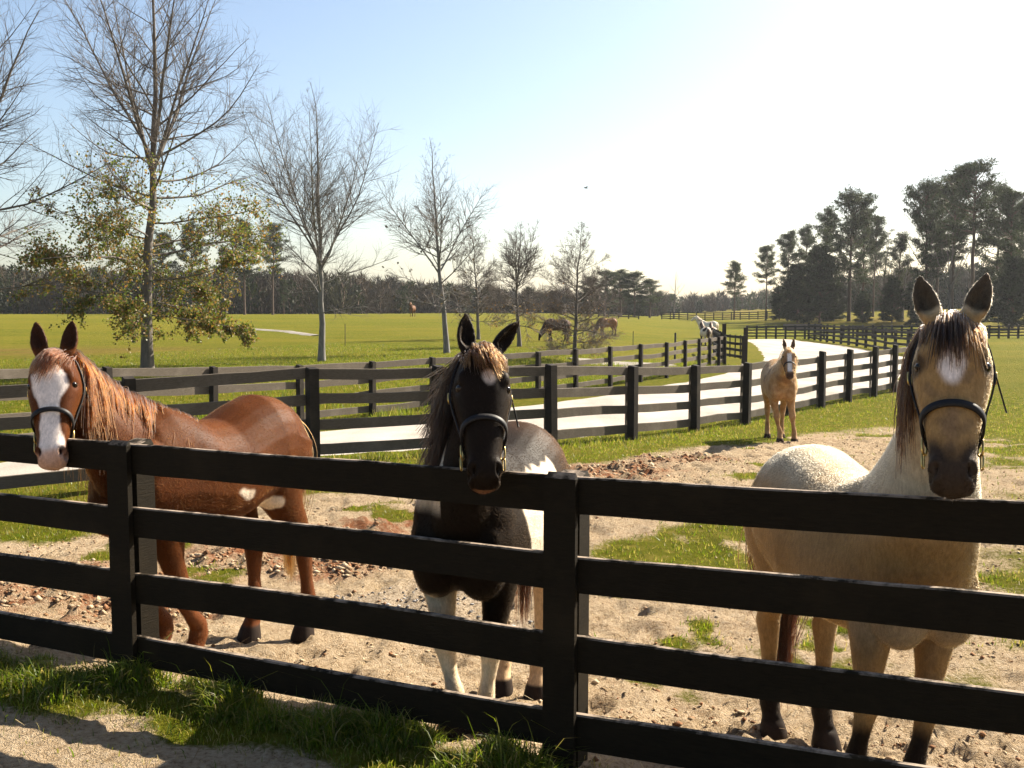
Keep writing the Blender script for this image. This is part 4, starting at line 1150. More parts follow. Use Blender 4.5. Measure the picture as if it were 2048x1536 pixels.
# far horses
def far_horse(label, px, y, heading, W, coat, graze=False, seed=20, head=None, tailc=None):
    x = xat(px, y); z = T(x, y); h = unit(np.array([heading[0], heading[1], 0.0]))
    o = np.array([x, y, z])
    if graze:
        poll = o + h * 0.80 * W + np.array([0, 0, 0.42 * W]); muz = o + h * 0.86 * W + np.array([0, 0, 0.04 * W])
    else:
        hd = h if head is None else unit(np.array([head[0], head[1], 0.0]))
        poll = o + h * 0.60 * W + hd * 0.10 * W + np.array([0, 0, 1.27 * W]); muz = poll + hd * 0.30 * W - np.array([0, 0, 0.25 * W])
    f = h if head is None else head
    tc = tailc or ((0.02, 0.014, 0.01), (0.1, 0.05, 0.03))
    return build_horse('horse', label, W, (x, y), heading, poll, muz, (f[0], f[1]), coat, None, None, voxel=0.03, simple=True, seed=seed, smooth_it=2,
                       mane=dict(n=120, len=0.25, c0=tc[0], c1=tc[1], r=0.008), tail=dict(n=120, c0=tc[0], c1=tc[1], r=0.008))
far_horse('dark bay horse grazing with its head down in the green field', 1114, 58, (-0.97, -0.2), 1.32, coat_plain((0.035, 0.02, 0.012), (0.09, 0.04, 0.02), (0.015, 0.01, 0.008)), True, 21)
far_horse('brown horse grazing behind the twigs of the small tree', 1214, 74, (-0.9, -0.35), 1.35, coat_plain((0.20, 0.09, 0.04), (0.30, 0.15, 0.07), (0.06, 0.03, 0.02)), True, 22)
far_horse('distant brown horse standing on the crest of the field before the wood', 826, 118, (-0.15, -0.99), 1.35, coat_plain((0.10, 0.045, 0.02), (0.17, 0.08, 0.04)), False, 23)
far_horse('cream white horse with raised head above the two pintos', 1414, 80, (-0.88, 0.25), 1.40, coat_plain((0.62, 0.55, 0.45), (0.72, 0.66, 0.57)), False, 24, head=(-0.95, -0.2), tailc=((0.4, 0.3, 0.2), (0.6, 0.5, 0.4)))
far_horse('white rumped pinto pony seen from behind by the gate', 1409, 64, (-0.1, 0.99), 1.22, coat_far_pinto, False, 25)
far_horse('darker pinto pony standing close on the gate side of the white rumped one', 1424, 65, (0.05, 0.99), 1.18, coat_far_pinto, False, 29)
# ------------------------------------------------------------------ trees
def grow(rs, base, dirs, lens, r0, n, bend=0.12, up=0.0, taper=0.25, gnarl=0.06):
    """branch polylines. base (B,3), dirs (B,3), lens (B), r0 (B) -> P (B,n,3), R (B,n)"""
    B = len(base)
    P = np.zeros((B, n, 3)); P[:, 0] = base
    d = dirs / np.linalg.norm(dirs, axis=1, keepdims=True)
    step = (lens / (n - 1))[:, None]
    for i in range(1, n):
        d = d + rs.normal(0, gnarl, (B, 3)) + np.array([0, 0, 1.0])[None] * (up if np.isscalar(up) else up[:, None]) / (n - 1)
        d /= np.linalg.norm(d, axis=1, keepdims=True)
        P[:, i] = P[:, i - 1] + d * step
    Rr = r0[:, None] * np.linspace(1, taper, n)[None]
    return P, Rr

def sample_on(rs, P, Rr, per, lo=0.2, hi=1.0):
    """pick points along polylines: per (B) counts -> idx, points, tangents, radius, fraction"""
    B, n, _ = P.shape
    idx = np.repeat(np.arange(B), per)
    f = rs.uniform(lo, hi, len(idx)); x = f * (n - 1); i = np.clip(x.astype(int), 0, n - 2); fr = (x - i)[:, None]
    pt = P[idx, i] * (1 - fr) + P[idx, i + 1] * fr
    tg = P[idx, i + 1] - P[idx, i]; tg /= np.linalg.norm(tg, axis=1, keepdims=True) + 1e-9
    r = Rr[idx, i] * (1 - fr[:, 0]) + Rr[idx, i + 1] * fr[:, 0]
    return idx, pt, tg, r, f

def side_dirs(rs, tg, ang, flat=0.0):
    rnd = rs.normal(0, 1, tg.shape); rnd[:, 2] *= (1 - flat)
    s = np.cross(tg, np.cross(rnd, tg)); s /= np.linalg.norm(s, axis=1, keepdims=True) + 1e-9
    a = ang if not np.isscalar(ang) else np.full(len(tg), ang)
    return tg * np.cos(a)[:, None] + s * np.sin(a)[:, None]

def bare_tree(name, label, base, H, spread, seed, trunk_r=0.16, clear=0.12, bark='bark_oak', n1=34, low_ang=95, top_ang=32, split=None, lean=(0, 0), twig_n=(9, 5), leaf=None, upc=0.35, twr=1.0, prof=None, group='bare trees in the field'):
    """tapered trunk, limbs, branches, twigs; limb length follows a crown profile"""
    rs = np.random.default_rng(seed)
    root = empty(name, base)
    nt_ = 14
    zz = np.linspace(-0.2, H, nt_)
    wig = np.cumsum(rs.normal(0, 0.012 * H, (nt_, 2)), 0) * np.linspace(0, 1, nt_)[:, None]
    P0 = np.stack([wig[:, 0] + lean[0] * (zz / H), wig[:, 1] + lean[1] * (zz / H), zz], -1)[None]
    R0 = (trunk_r * np.interp(zz / H, [-0.02, 0.02, 0.1, 0.5, 1.0], [1.35, 1.1, 0.9, 0.45, 0.05]))[None]
    v, f = tubes(P0, R0, 10)
    mesh_obj('trunk', v, f, M[bark], root, True)
    big = Acc(); fine = Acc()
    prof = prof or ([0, 0.15, 0.4, 0.7, 0.9, 1.0], [0.9, 1.0, 0.85, 0.55, 0.25, 0.1])
    hs = np.linspace(clear, 0.96, n1) + rs.normal(0, 0.01, n1)
    x = np.clip(hs * (nt_ - 1), 0, nt_ - 1.001); i = x.astype(int); fr = (x - i)[:, None]
    bp = P0[0][i] * (1 - fr) + P0[0][i + 1] * fr
    az = np.arange(n1) * 2.399 + rs.normal(0, 0.4, n1)
    rel = (hs - clear) / (1 - clear)
    ang = np.radians(low_ang + (top_ang - low_ang) * np.clip(rel, 0, 1) ** 0.7 + rs.normal(0, 6, n1))
    d = np.stack([np.cos(az) * np.sin(ang), np.sin(az) * np.sin(ang), np.cos(ang)], -1)
    ln = spread * np.interp(rel, *prof) * rs.uniform(0.8, 1.15, n1)
    lr = trunk_r * np.interp(rel, [0, 0.4, 1], [0.24, 0.23, 0.08]) * np.clip(ln / spread, 0.35, 1)
    up = upc * np.interp(rel, [0, 0.35, 1], [0.05, 1.0, 1.2])
    P1, R1 = grow(rs, bp, d, ln, lr, 9, up=up, taper=0.18, gnarl=0.07)
    if split:
        ns, hsplit = split
        xb = np.full(ns, hsplit) + rs.normal(0, 0.02, ns); xx = xb * (nt_ - 1); ii = xx.astype(int); ff = (xx - ii)[:, None]
        bp2 = P0[0][ii] * (1 - ff) + P0[0][ii + 1] * ff
        az2 = np.arange(ns) * 2 * math.pi / ns + rs.normal(0, 0.3, ns); an2 = np.radians(rs.uniform(20, 34, ns))
        d2 = np.stack([np.cos(az2) * np.sin(an2), np.sin(az2) * np.sin(an2), np.cos(an2)], -1)
        l2 = H * (1 - hsplit) * rs.uniform(0.75, 0.98, ns)
        Ps, Rs_ = grow(rs, bp2, d2, l2, np.full(ns, trunk_r * 0.34), 9, up=0.25, taper=0.15, gnarl=0.05)
        P1 = np.concatenate([P1, Ps]); R1 = np.concatenate([R1, Rs_]); ln = np.concatenate([ln, l2])
    v, f = tubes(P1, R1, 6); big.add(v, f)
    per = np.maximum(2, (twig_n[0] * ln / spread)).astype(int)
    idx, pt, tg, r, fq = sample_on(rs, P1, R1, per, 0.15, 0.97)
    l2 = ln[idx] * (1 - fq * 0.65) * rs.uniform(0.25, 0.5, len(idx))
    P2, R2 = grow(rs, pt, side_dirs(rs, tg, np.radians(rs.uniform(30, 60, len(idx))), 0.35), l2, np.minimum(r * 0.5, 0.014) * (0.5 + 0.5 * twr), 6, up=0.22, taper=0.3, gnarl=0.09)
    v, f = tubes(P2, R2, 4); big.add(v, f)
    per = np.maximum(1, (twig_n[1] * (0.5 + l2 / (l2.mean() + 1e-6)) * 0.7)).astype(int)
    idx, pt, tg, r, fq = sample_on(rs, P2, R2, per, 0.15, 1.0)
    l3 = np.clip(l2[idx] * rs.uniform(0.3, 0.7, len(idx)), 0.12, 0.9)
    P3, R3 = grow(rs, pt, side_dirs(rs, tg, np.radians(rs.uniform(22, 55, len(idx))), 0.2), l3, np.clip(r * 0.6, 0.0032, 0.0055) * twr, 4, up=0.15, taper=0.35, gnarl=0.12)
    v, f = tubes(P3, R3, 3); fine.add(v, f)
    crown = big.obj('limbs', M[bark], root, True)
    fine.obj('twigs', M['twig'], root, True)
    if leaf:
        zlo, zhi, num, cols, size = leaf
        cand = P3.reshape(-1, 3); hz = cand[:, 2] / H
        pr = np.clip((zhi - hz) / (zhi - zlo), 0, 1) ** 1.3 * (hz > zlo * 0.3)
        pr *= 0.25 + fbm(cand[:, 0] * 1.1 + cand[:, 1], cand[:, 2] * 1.1, seed, 2) ** 2 * 2
        k = rs.choice(len(cand), num, p=pr / pr.sum())
        c = cand[k] + rs.normal(0, 0.05, (num, 3)); leaf_cloud('leaves', c, rs, size, cols, root)
    tag(root, label, 'tree', group)
    return root

def leaf_cloud(name, c, rs, size, cols, parent, hang=0.5, mat='leaf'):
    """one bent quad (two triangles) for each leaf"""
    n = len(c)
    d = rs.normal(0, 1, (n, 3)); d[:, 2] -= hang; d /= np.linalg.norm(d, axis=1, keepdims=True)
    s = np.cross(d, rs.normal(0, 1, (n, 3))); s /= np.linalg.norm(s, axis=1, keepdims=True)
    ln = size * rs.uniform(0.6, 1.3, (n, 1)); wd = ln * rs.uniform(0.25, 0.45, (n, 1))
    nn = np.cross(d, s) * ln * rs.normal(0, 0.15, (n, 1))
    V = np.stack([c, c + d * ln * 0.5 + s * wd + nn, c + d * ln, c + d * ln * 0.5 - s * wd + nn], 1).reshape(-1, 3)
    F = np.arange(n * 4).reshape(n, 4)
    cols = np.array(cols); ci = cols[rs.integers(0, len(cols), n)] * rs.uniform(0.7, 1.3, (n, 1))
    return mesh_obj(name, V, F, M[mat], parent, False, np.repeat(ci, 4, 0))

def base_at(px, y): x = xat(px, y); return (x, y, T(x, y))
OAKC = [(0.10, 0.125, 0.022), (0.075, 0.105, 0.018), (0.09, 0.115, 0.02), (0.17, 0.12, 0.03), (0.20, 0.105, 0.035), (0.08, 0.09, 0.022), (0.22, 0.15, 0.07)]
bare_tree('oak_tree', 'big bare oak with yellow and green leaves left on its low branches', base_at(296, 28), 12.6, 4.1, 31, 0.165, 0.14, n1=52, low_ang=104, top_ang=44, split=(6, 0.47), twig_n=(20, 8),
          leaf=(0.05, 0.49, 34000, OAKC, 0.075), prof=([0, 0.12, 0.35, 0.6, 0.85, 1.0], [0.60, 0.88, 0.95, 0.75, 0.4, 0.15]))
bare_tree('oak_tree', 'bare tree cut off by the left edge of the picture', base_at(-70, 25), 11.0, 4.3, 33, 0.17, 0.20, n1=36, low_ang=98, top_ang=34, split=(5, 0.5), twig_n=(20, 8))
bare_tree('maple_tree', 'bare grey tree with fan-shaped crown beyond the fence', base_at(644, 36), 9.9, 3.0, 37, 0.125, 0.20, bark='bark_grey', n1=26, low_ang=72, top_ang=22, split=(7, 0.36), twig_n=(22, 8), upc=0.75, lean=(0.25, 0))
bare_tree('maple_tree', 'bare forked tree rising behind the black horse ears', base_at(894, 42), 9.0, 2.7, 41, 0.125, 0.20, bark='bark_grey', n1=28, low_ang=84, top_ang=24, split=(4, 0.38), twig_n=(18, 7), upc=0.6, twr=1.3, lean=(-0.3, 0),
          leaf=(0.3, 0.7, 140, [(0.05, 0.035, 0.03), (0.07, 0.05, 0.04)], 0.12))
bare_tree('maple_tree', 'slim bare tree just to the right of the forked one', base_at(957, 60), 6.9, 2.3, 43, 0.11, 0.18, n1=44, low_ang=88, top_ang=25, twig_n=(18, 9), upc=0.5, twr=1.9)
bare_tree('maple_tree', 'bare tree with a double leader between the slim tree and grazing horse', base_at(1039, 50), 6.1, 2.2, 47, 0.11, 0.22, n1=40, low_ang=94, top_ang=28, split=(3, 0.45), twig_n=(18, 9), upc=0.45, twr=1.7,
          leaf=(0.1, 0.45, 350, [(0.22, 0.11, 0.04), (0.26, 0.17, 0.05)], 0.07))
bare_tree('oak_tree', 'small bare oak with rusty leaves in front of the grazing horses', base_at(1149, 38), 5.3, 1.9, 53, 0.09, 0.14, n1=64, low_ang=102, top_ang=35, twig_n=(20, 10), upc=0.3, twr=1.4,
          leaf=(0.1, 0.6, 1500, [(0.15, 0.085, 0.045), (0.20, 0.11, 0.06), (0.12, 0.085, 0.05)], 0.055))
bare_tree('maple_tree', 'small bare tree far off behind the farthest fence', base_at(1346, 160), 7.5, 2.6, 59, 0.16, 0.22, n1=16, low_ang=75, top_ang=25, twig_n=(5, 4), upc=0.5)
for px, y, h, sd, lb in ((1856, 118, 13, 61, 'bare tree among the tall pines behind the buckskin horse ears'), (1762, 128, 11, 63, 'pale bare tree in the gap between the two pine groups'),
                         (1894, 110, 11.5, 67, 'forked bare tree standing between the buckskin horse ears'), (1800, 122, 9, 69, 'short bare tree below the gap in the pines')):
    bare_tree('maple_tree', lb, base_at(px, y), h, 3.6, sd, 0.2, 0.22, n1=18, low_ang=70, top_ang=20, split=(4, 0.3), twig_n=(7, 5), upc=0.6, group='bare trees among the pines')

def pine_mesh(seed, H=20.0, clear=0.45, spread=3.6, dens=1.0, top_flat=0.5, trunk_r=0.28, kind='pine'):
    """trunk with limbs and a crown of needle tufts; returns meshes"""
    rs = np.random.default_rng(seed)
    acc = Acc(); n = 10; zz = np.linspace(-0.4, H * 0.98, n)
    wig = np.cumsum(rs.normal(0, 0.008 * H, (n, 2)), 0) * np.linspace(0, 1, n)[:, None]
    P0 = np.concatenate([wig, zz[:, None]], 1)[None]
    v, f = tubes(P0, (trunk_r * np.interp(zz / H, [0, 0.05, 0.6, 1], [1.25, 1, 0.6, 0.12]))[None], 8); acc.add(v, f)
    nb = int(60 * dens)
    hs = clear + (1 - clear) * rs.random(nb) ** 0.85
    x = np.clip(hs * (n - 1), 0, n - 1.01); i = x.astype(int); fr = (x - i)[:, None]
    bp = P0[0][i] * (1 - fr) + P0[0][i + 1] * fr
    rel = (hs - clear) / (1 - clear)
    if kind == 'pine':
        ln = spread * np.interp(rel, [0, 0.25, 0.6, 0.85, 1], [0.55, 1.0, 0.95, 0.7, 0.35]) * rs.uniform(0.55, 1.2, nb); ang = np.radians(np.interp(rel, [0, 1], [88, 35]) + rs.normal(0, 10, nb)); upv = 0.25
    else:
        ln = spread * np.interp(rel, [0, 0.2, 0.6, 0.85, 1], [0.9, 1.1, 1.0, 0.7, 0.3]) * rs.uniform(0.7, 1.15, nb); ang = np.radians(np.interp(rel, [0, 1], [85, 45]) + rs.normal(0, 8, nb)); upv = 0.3
    az = rs.uniform(0, 2 * math.pi, nb)
    d = np.stack([np.cos(az) * np.sin(ang), np.sin(az) * np.sin(ang), np.cos(ang)], -1)
    P1, R1 = grow(rs, bp, d, ln, np.clip(ln * 0.022, 0.02, 0.09), 6, up=upv, taper=0.25, gnarl=0.09)
    v, f = tubes(P1, R1, 4); acc.add(v, f)
    per = np.maximum(3, ln * 2.4 * dens).astype(int)
    idx, pt, tg, r, fq = sample_on(rs, P1, R1, per, 0.35, 1.03)
    pt = pt + rs.normal(0, 0.22, pt.shape) * np.array([1, 1, 0.6])
    top = P0[0][-1][None] + rs.normal(0, 0.35, (6, 3)); pt = np.concatenate([pt, top])
    k = int(26 * (1.0 if kind == 'pine' else 1.15))
    m = len(pt); c = np.repeat(pt, k, 0); nn = m * k
    dirn = rs.normal(0, 1, (nn, 3)); dirn[:, 2] += 0.35; dirn /= np.linalg.norm(dirn, axis=1, keepdims=True)
    rad = rs.uniform(0.05, 0.62, (nn, 1)) * (1.0 if kind == 'pine' else 0.85)
    st = c + dirn * rad * np.array([1.2, 1.2, 0.5]); ln_ = rs.uniform(0.25, 0.5, (nn, 1))
    d2 = dirn + rs.normal(0, 0.5, (nn, 3)); d2 /= np.linalg.norm(d2, axis=1, keepdims=True)
    s = np.cross(d2, rs.normal(0, 1, (nn, 3))); s /= np.linalg.norm(s, axis=1, keepdims=True)
    wdt = rs.uniform(0.032, 0.075, (nn, 1)) * (1.0 if kind == 'pine' else 1.4)
    V = np.stack([st - s * wdt, st + s * wdt, st + d2 * ln_], 1).reshape(-1, 3)
    base_c = np.array([0.021, 0.031, 0.012]) if kind == 'pine' else np.array([0.015, 0.023, 0.010])
    tc = np.repeat(base_c[None] * rs.uniform(0.5, 2.0, (m, 1)) * np.array([[1, 1, 1]]) + rs.uniform(0, 0.012, (m, 1)) * np.array([[1, 0.8, 0.2]]), k, 0)
    return (np.concatenate(acc.v), np.concatenate(acc.f)), (V, np.arange(nn * 3).reshape(-1, 3), np.repeat(tc, 3, 0))

PINES = {}
def pine_proto(key, **kw):
    (v, f), (v2, f2, c2) = pine_mesh(**kw)
    r = empty('pine_tree', (0, 0, -100)); mesh_obj('trunk', v, f, M['bark_pine'], r, True); mesh_obj('crown', v2, f2, M['needle'], r, False, c2)
    PINES[key] = [r, False, kw.get('H', 20.0)]
pine_proto('a', seed=71, H=20, clear=0.44, spread=4.5, dens=1.25)
pine_proto('b', seed=72, H=20, clear=0.32, spread=5.4, dens=1.25)
pine_proto('c', seed=73, H=20, clear=0.50, spread=4.2, dens=1.15)
pine_proto('d', seed=74, H=12, clear=0.04, spread=3.0, dens=1.9, kind='cedar', trunk_r=0.2)
pine_proto('e', seed=75, H=20, clear=0.24, spread=4.0, dens=1.2)
def pine(key, px, y, top_py, label, rz=0.0, wid=1.0, name='pine_tree', group='pines'):
    r, used, H0 = PINES[key]
    o = r if not used else copy_tree(r); PINES[key][1] = True
    b = base_at(px, y); h = at(px, top_py, y)[2] - b[2]
    o.name = name
    o.location = b; o.rotation_euler = (0, 0, rz); s = h / H0; o.scale = (s * wid, s * wid, s)
    tag(o, label, 'tree', group)
P_ = [('a', 1466, 150, 528, 'lone round-topped pine left of the right-hand pine group', .3, 1.1), ('c', 1529, 140, 497, 'slender pine at the left end of the right-hand pine group', 1, .9), ('a', 1572, 136, 470, 'second slender pine from the left in the right-hand group', 2.2, .95),
      ('b', 1694, 124, 392, 'large spreading pine in the middle of the right-hand pines', .5, 1.0), ('e', 1648, 130, 420, 'tall pine half hidden behind the large spreading pine', 1.9, .95), ('c', 1742, 134, 440, 'thin pine just right of the large spreading pine', 2.9, .8),
      ('b', 1846, 112, 372, 'tall pine above the left ear of the buckskin horse', 4.0, .85), ('c', 1936, 108, 336, 'tallest pine, above the forehead of the buckskin horse', 0.9, 1.05), ('a', 1898, 116, 352, 'tall pine directly left of the tallest pine', 1.6, .95),
      ('a', 2012, 106, 388, 'dark pine near the right edge of the picture', 5.1, .9), ('e', 2052, 100, 400, 'dark pine cut by the right edge of the picture', 3.3, .9), ('b', 1985, 118, 380, 'dense pine between the tallest pine and the right edge', 2.4, .8),
      ('e', 2030, 125, 420, 'pine in the shade behind the right edge pines', 0.4, .9),
      ('e', 1610, 138, 455, 'pine rising behind the two dense dark cedars', 3.0, .9), ('b', 1722, 140, 425, 'hazy pine filling the belt right of the large spreading pine', 5.5, .8), ('e', 1792, 126, 470, 'lower pine in the gap between the two pine groups', 1.1, 1.0), ('a', 1868, 122, 385, 'pine behind the tall pine above the left ear', 2.0, 1.0),
      ('a', 492, 150, 448, 'left pine of the two tall pines behind the field', .8, 1.0), ('c', 548, 150, 455, 'right pine of the two tall pines behind the field', 2.7, 1.0), ('b', 455, 158, 500, 'lower pine left of the two tall field pines', 1.2, .9),
      ('b', 388, 152, 452, 'pine seen through the leaves of the big oak', 3.4, .9), ('c', 330, 156, 470, 'pine behind the trunk of the big oak', 4.4, .9), ('e', 570, 160, 560, 'short pine right of the two tall field pines', 4.9, 1.1),
      ('e', 1176, 165, 556, 'left pine of the dark clump behind the small oak', .2, 2.1), ('b', 1208, 162, 545, 'second pine from the left in the dark clump', 1.4, 1.7), ('e', 1240, 166, 542, 'middle pine of the dark clump beyond the field', 2.6, 2.1), ('b', 1268, 163, 548, 'second pine from the right in the dark clump', 3.8, 1.7), ('e', 1298, 165, 560, 'right pine of the dark clump beyond the field', 5.0, 2.1)]
for k, px, y, tp, lb, rz, wd in P_:
    pine(k, px, y, tp, lb, rz, wd, group='tall pines' if y < 145 else 'pines beyond the field')
for px, y, tp, lb, rz, wd in ((1592, 126, 535, 'dense dark cedar behind the water trough', 0, 1.1), (1636, 122, 500, 'tall dense cedar left of the large spreading pine trunk', 2, .9), (1664, 128, 560, 'low dense cedar against the large pine trunk', 1, 1.2), (1556, 140, 575, 'small cedar at the end of the farthest fence', 3, 1.2),
                              (1722, 118, 585, 'low green cedar right of the large pine trunk', 4, 1.1), (1780, 116, 560, 'dark cedar below the thin pine', 5, 1.0), (1830, 108, 565, 'dark cedar behind the left ear of the buckskin horse', 2.5, 1.2),
                              (2020, 98, 520, 'dark cedar at the right edge of the picture', .6, 1.1), (1965, 112, 540, 'dark cedar behind the right ear of the buckskin horse', 3.6, 1.3)):
    pine('d', px, y, tp, lb, rz, wd, name='cedar_tree', group='cedars among the pines')

# far wood: reads as one mass
def far_wood():
    rs = np.random.default_rng(90)
    A = Acc(); Bv = Acc(); G = Acc()
    rows = []
    for px in np.arange(-260, 2330, 11.0):
        for row in range(5):
            y = 172 + row * 16 + rs.uniform(-6, 6) + (60 if 1320 < px < 1560 else 0) + 30 * sstep(600, 1000, px) * (px < 1560)
            p = px + rs.uniform(-9, 9)
            tp = np.interp(px, [-260, 0, 200, 600, 760, 850, 1000, 1150, 1320, 1450, 1600, 1800, 2300], [520, 535, 540, 545, 552, 566, 580, 586, 592, 594, 570, 540, 500]) + rs.uniform(-8, 26) + row * 2
            rows.append((p, y, tp, rs.random()))
    for p, y, tp, kind in rows:
        x = xat(p, y); z0 = T(x, y); h = at(p, tp, y)[2] - z0
        if h < 1.5: continue
        green = kind < 0.33
        P0 = np.array([[x, y, z0 - 0.5], [x + rs.normal(0, .3), y, z0 + h * 0.5], [x + rs.normal(0, .5), y, z0 + h * 0.95]])[None]
        v, f = tubes(P0, np.array([[0.16, 0.11, 0.03]]), 4); A.add(v, f)
        n = 260 if not green else 300
        rel = rs.random(n) ** (1.0 if green else 1.15); hz = z0 + h * (-0.02 + 0.98 * rel)
        wr = h * 0.25 * np.sin(np.clip(rel * 0.95 + 0.12, 0, 1) * math.pi) ** 0.5 + 0.5
        a = rs.uniform(0, 2 * math.pi, n); q = np.sqrt(rs.random(n))
        c = np.stack([x + np.cos(a) * wr * q, y + np.sin(a) * wr * q, hz], -1)
        d = np.stack([np.cos(a) * 0.5, np.sin(a) * 0.5, np.ones(n) * 0.8], -1) + rs.normal(0, 0.35, (n, 3)); d /= np.linalg.norm(d, axis=1, keepdims=True)
        s = np.cross(d, rs.normal(0, 1, (n, 3))); s /= np.linalg.norm(s, axis=1, keepdims=True)
        ll = rs.uniform(0.7, 2.0, (n, 1)) if not green else rs.uniform(0.4, 0.9, (n, 1)); ww = rs.uniform(0.05, 0.13, (n, 1)) if not green else rs.uniform(0.12, 0.26, (n, 1))
        V = np.stack([c - s * ww, c + s * ww, c + d * ll], 1).reshape(-1, 3); F = np.arange(n * 3).reshape(-1, 3)
        if green: G.add(V, F, np.array([0.028, 0.037, 0.017]) * rs.uniform(0.7, 1.3))
        else: Bv.add(V, F, np.array([[0.060, 0.050, 0.042], [0.070, 0.052, 0.036], [0.050, 0.045, 0.040], [0.062, 0.060, 0.035]][rs.integers(0, 4)]) * rs.uniform(0.8, 1.25))
    root = empty('woods', (0, 180, 0))
    for acc, nm, mt in ((A, 'trunks', 'bark_pine'), (Bv, 'bare_branches', 'bare'), (G, 'evergreen_foliage', 'needle')):
        o = acc.obj(nm, M[mt], None); o.data.transform(Matrix.Translation((0, -180, 0))); o.parent = root; o['kind'] = 'stuff'
    tag(root, 'distant mixed wood of bare and evergreen trees along the horizon', 'woods', kind='stuff')
far_wood()

# ------------------------------------------------------------------ grass
GREENS = np.array([(0.085, 0.125, 0.010), (0.12, 0.15, 0.012), (0.065, 0.10, 0.008), (0.16, 0.16, 0.022)])
DRYS = np.array([(0.26, 0.21, 0.09), (0.20, 0.17, 0.06)])
def blades(name, x, y, h, w, rs, dry=0.12, lean=0.5, segs=2, col=None):
    n = len(x); z = ground_height(x, y) - 0.004
    b = np.stack([x, y, z], -1); a = rs.uniform(0, 2 * math.pi, n); s = np.stack([np.cos(a), np.sin(a), 0 * a], -1)
    la = rs.uniform(0, 2 * math.pi, n); lm = np.abs(rs.normal(0, lean, n)) + 0.1
    ld = np.stack([np.cos(la), np.sin(la), 0 * la], -1) * lm[:, None]
    up = np.array([0, 0, 1.0])[None]
    hh = h[:, None]; ww = w[:, None]
    if segs == 1:
        V = np.stack([b - s * ww, b + s * ww, b + up * hh + ld * hh * 0.7], 1).reshape(-1, 3); F = np.arange(3 * n).reshape(-1, 3); k = 3
    else:
        m1 = b + up * hh * 0.5 + ld * hh * 0.18; m2 = b + up * hh * 0.85 + ld * hh * 0.55; tp = b + up * hh * (1.02 - 0.12 * lm[:, None]) + ld * hh * 1.05
        V = np.stack([b - s * ww, b + s * ww, m1 + s * ww * 0.85, m1 - s * ww * 0.85, m2 + s * ww * 0.5, m2 - s * ww * 0.5, tp, tp + s * 0.0003], 1).reshape(-1, 3)
        q = np.arange(n)[:, None] * 8
        F = np.concatenate([q + np.array([[0, 1, 2, 3]]), q + np.array([[3, 2, 4, 5]]), q + np.array([[5, 4, 7, 6]])]); k = 8
    c = (GREENS if col is None else col)[rs.integers(0, len(GREENS if col is None else col), n)]
    dm = rs.random(n) < dry; c = np.where(dm[:, None], DRYS[rs.integers(0, 2, n)], c) * rs.uniform(0.75, 1.3, (n, 1))
    o = mesh_obj(name, V, F, M['grass'], None, False, np.repeat(c, k, 0))
    return o
rs = np.random.default_rng(101)
# tufts at the foot of the near fence
n = 34000; along = rs.uniform(-3.6, 2.5, n); off = -np.abs(rs.normal(0.18, 0.20, n)) + 0.05
x = FA[0] + FDIR[0] * along + FNRM[0] * off; y = FA[1] + FDIR[1] * along + FNRM[1] * off
cl = fbm(x * 3.2, y * 3.2, 131, 3); dens = sstep(0.44, 0.60, cl) * (1 - 0.5 * sstep(0.3, 0.5, -off))
keep = rs.random(n) < dens
x, y, cl, off = x[keep], y[keep], cl[keep], off[keep]
h = (0.03 + 0.12 * sstep(0.47, 0.72, cl) * rs.random(len(x)) ** 0.8 + 0.09 * (rs.random(len(x)) < 0.02)) * (1 - 0.6 * sstep(0.25, 0.5, -off))
tag(blades('tall_grass', x, y, h, rs.uniform(0.0018, 0.004, len(x)), rs, 0.14, 0.85, 3), 'long green grass tufts growing along the foot of the black front fence', 'grass', kind='stuff')
# short turf by the middle fence, its verge and in paddock patches
n = 480000; x = rs.uniform(-9, 16, n); y = 6 + (rs.random(n) ** 1.7) * 26
d, _, _, _ = masks(x, y)
de, se = dist_poly(x, y, [np.array(p) for p in EDGE_N]); df, sf = dist_poly(x, y, [np.array(p) for p in EDGE_F])
onroad = (se > 0) & (sf < 0)
vis = (np.abs(x / y) < 0.60)
sn = (x - FA[0]) * FNRM[0] + (y - FA[1]) * FNRM[1]
onroad &= (rs.random(n) > 0.45 * (np.minimum(de, df) < 0.22 + 0.3 * fbm(x * 2, y * 2, 191, 2)))
keep = (rs.random(n) < (1 - d) ** 1.5 * (0.35 + 0.65 * sstep(0.4, 0.6, fbm(x * 4, y * 4, 201, 2))) * (1 - sstep(18, 31, y))) & ~onroad & vis & (sn > 0.5) & (sf < 0)
x, y = x[keep], y[keep]
dm, sm = dist_poly(x, y, MID)
h = 0.022 + 0.026 * rs.random(len(x)) + 0.055 * rs.random(len(x)) * sstep(0.9, 0.1, dm)
tag(blades('turf', x, y, h, rs.uniform(0.002, 0.0045, len(x)) * (1 + y * 0.05), rs, 0.28, 0.7, 1), 'short bright turf in patches of the paddock and along the weathered road fence', 'grass', kind='stuff')
# thin short grass on the camera side of the front fence
n = 26000; along = rs.uniform(-3.6, 5.0, n); off = -rs.random(n) * 0.95 + 0.1
x = FA[0] + FDIR[0] * along + FNRM[0] * off; y = FA[1] + FDIR[1] * along + FNRM[1] * off
d, _, _, _ = masks(x, y); keep = rs.random(n) < 0.05 + 0.95 * (1 - d); x, y = x[keep], y[keep]
tag(blades('short_grass', x, y, 0.012 + 0.03 * rs.random(len(x)), rs.uniform(0.0012, 0.0026, len(x)), rs, 0.3, 0.8, 2), 'thin short grass between the front fence tufts and the trodden path', 'grass', kind='stuff')
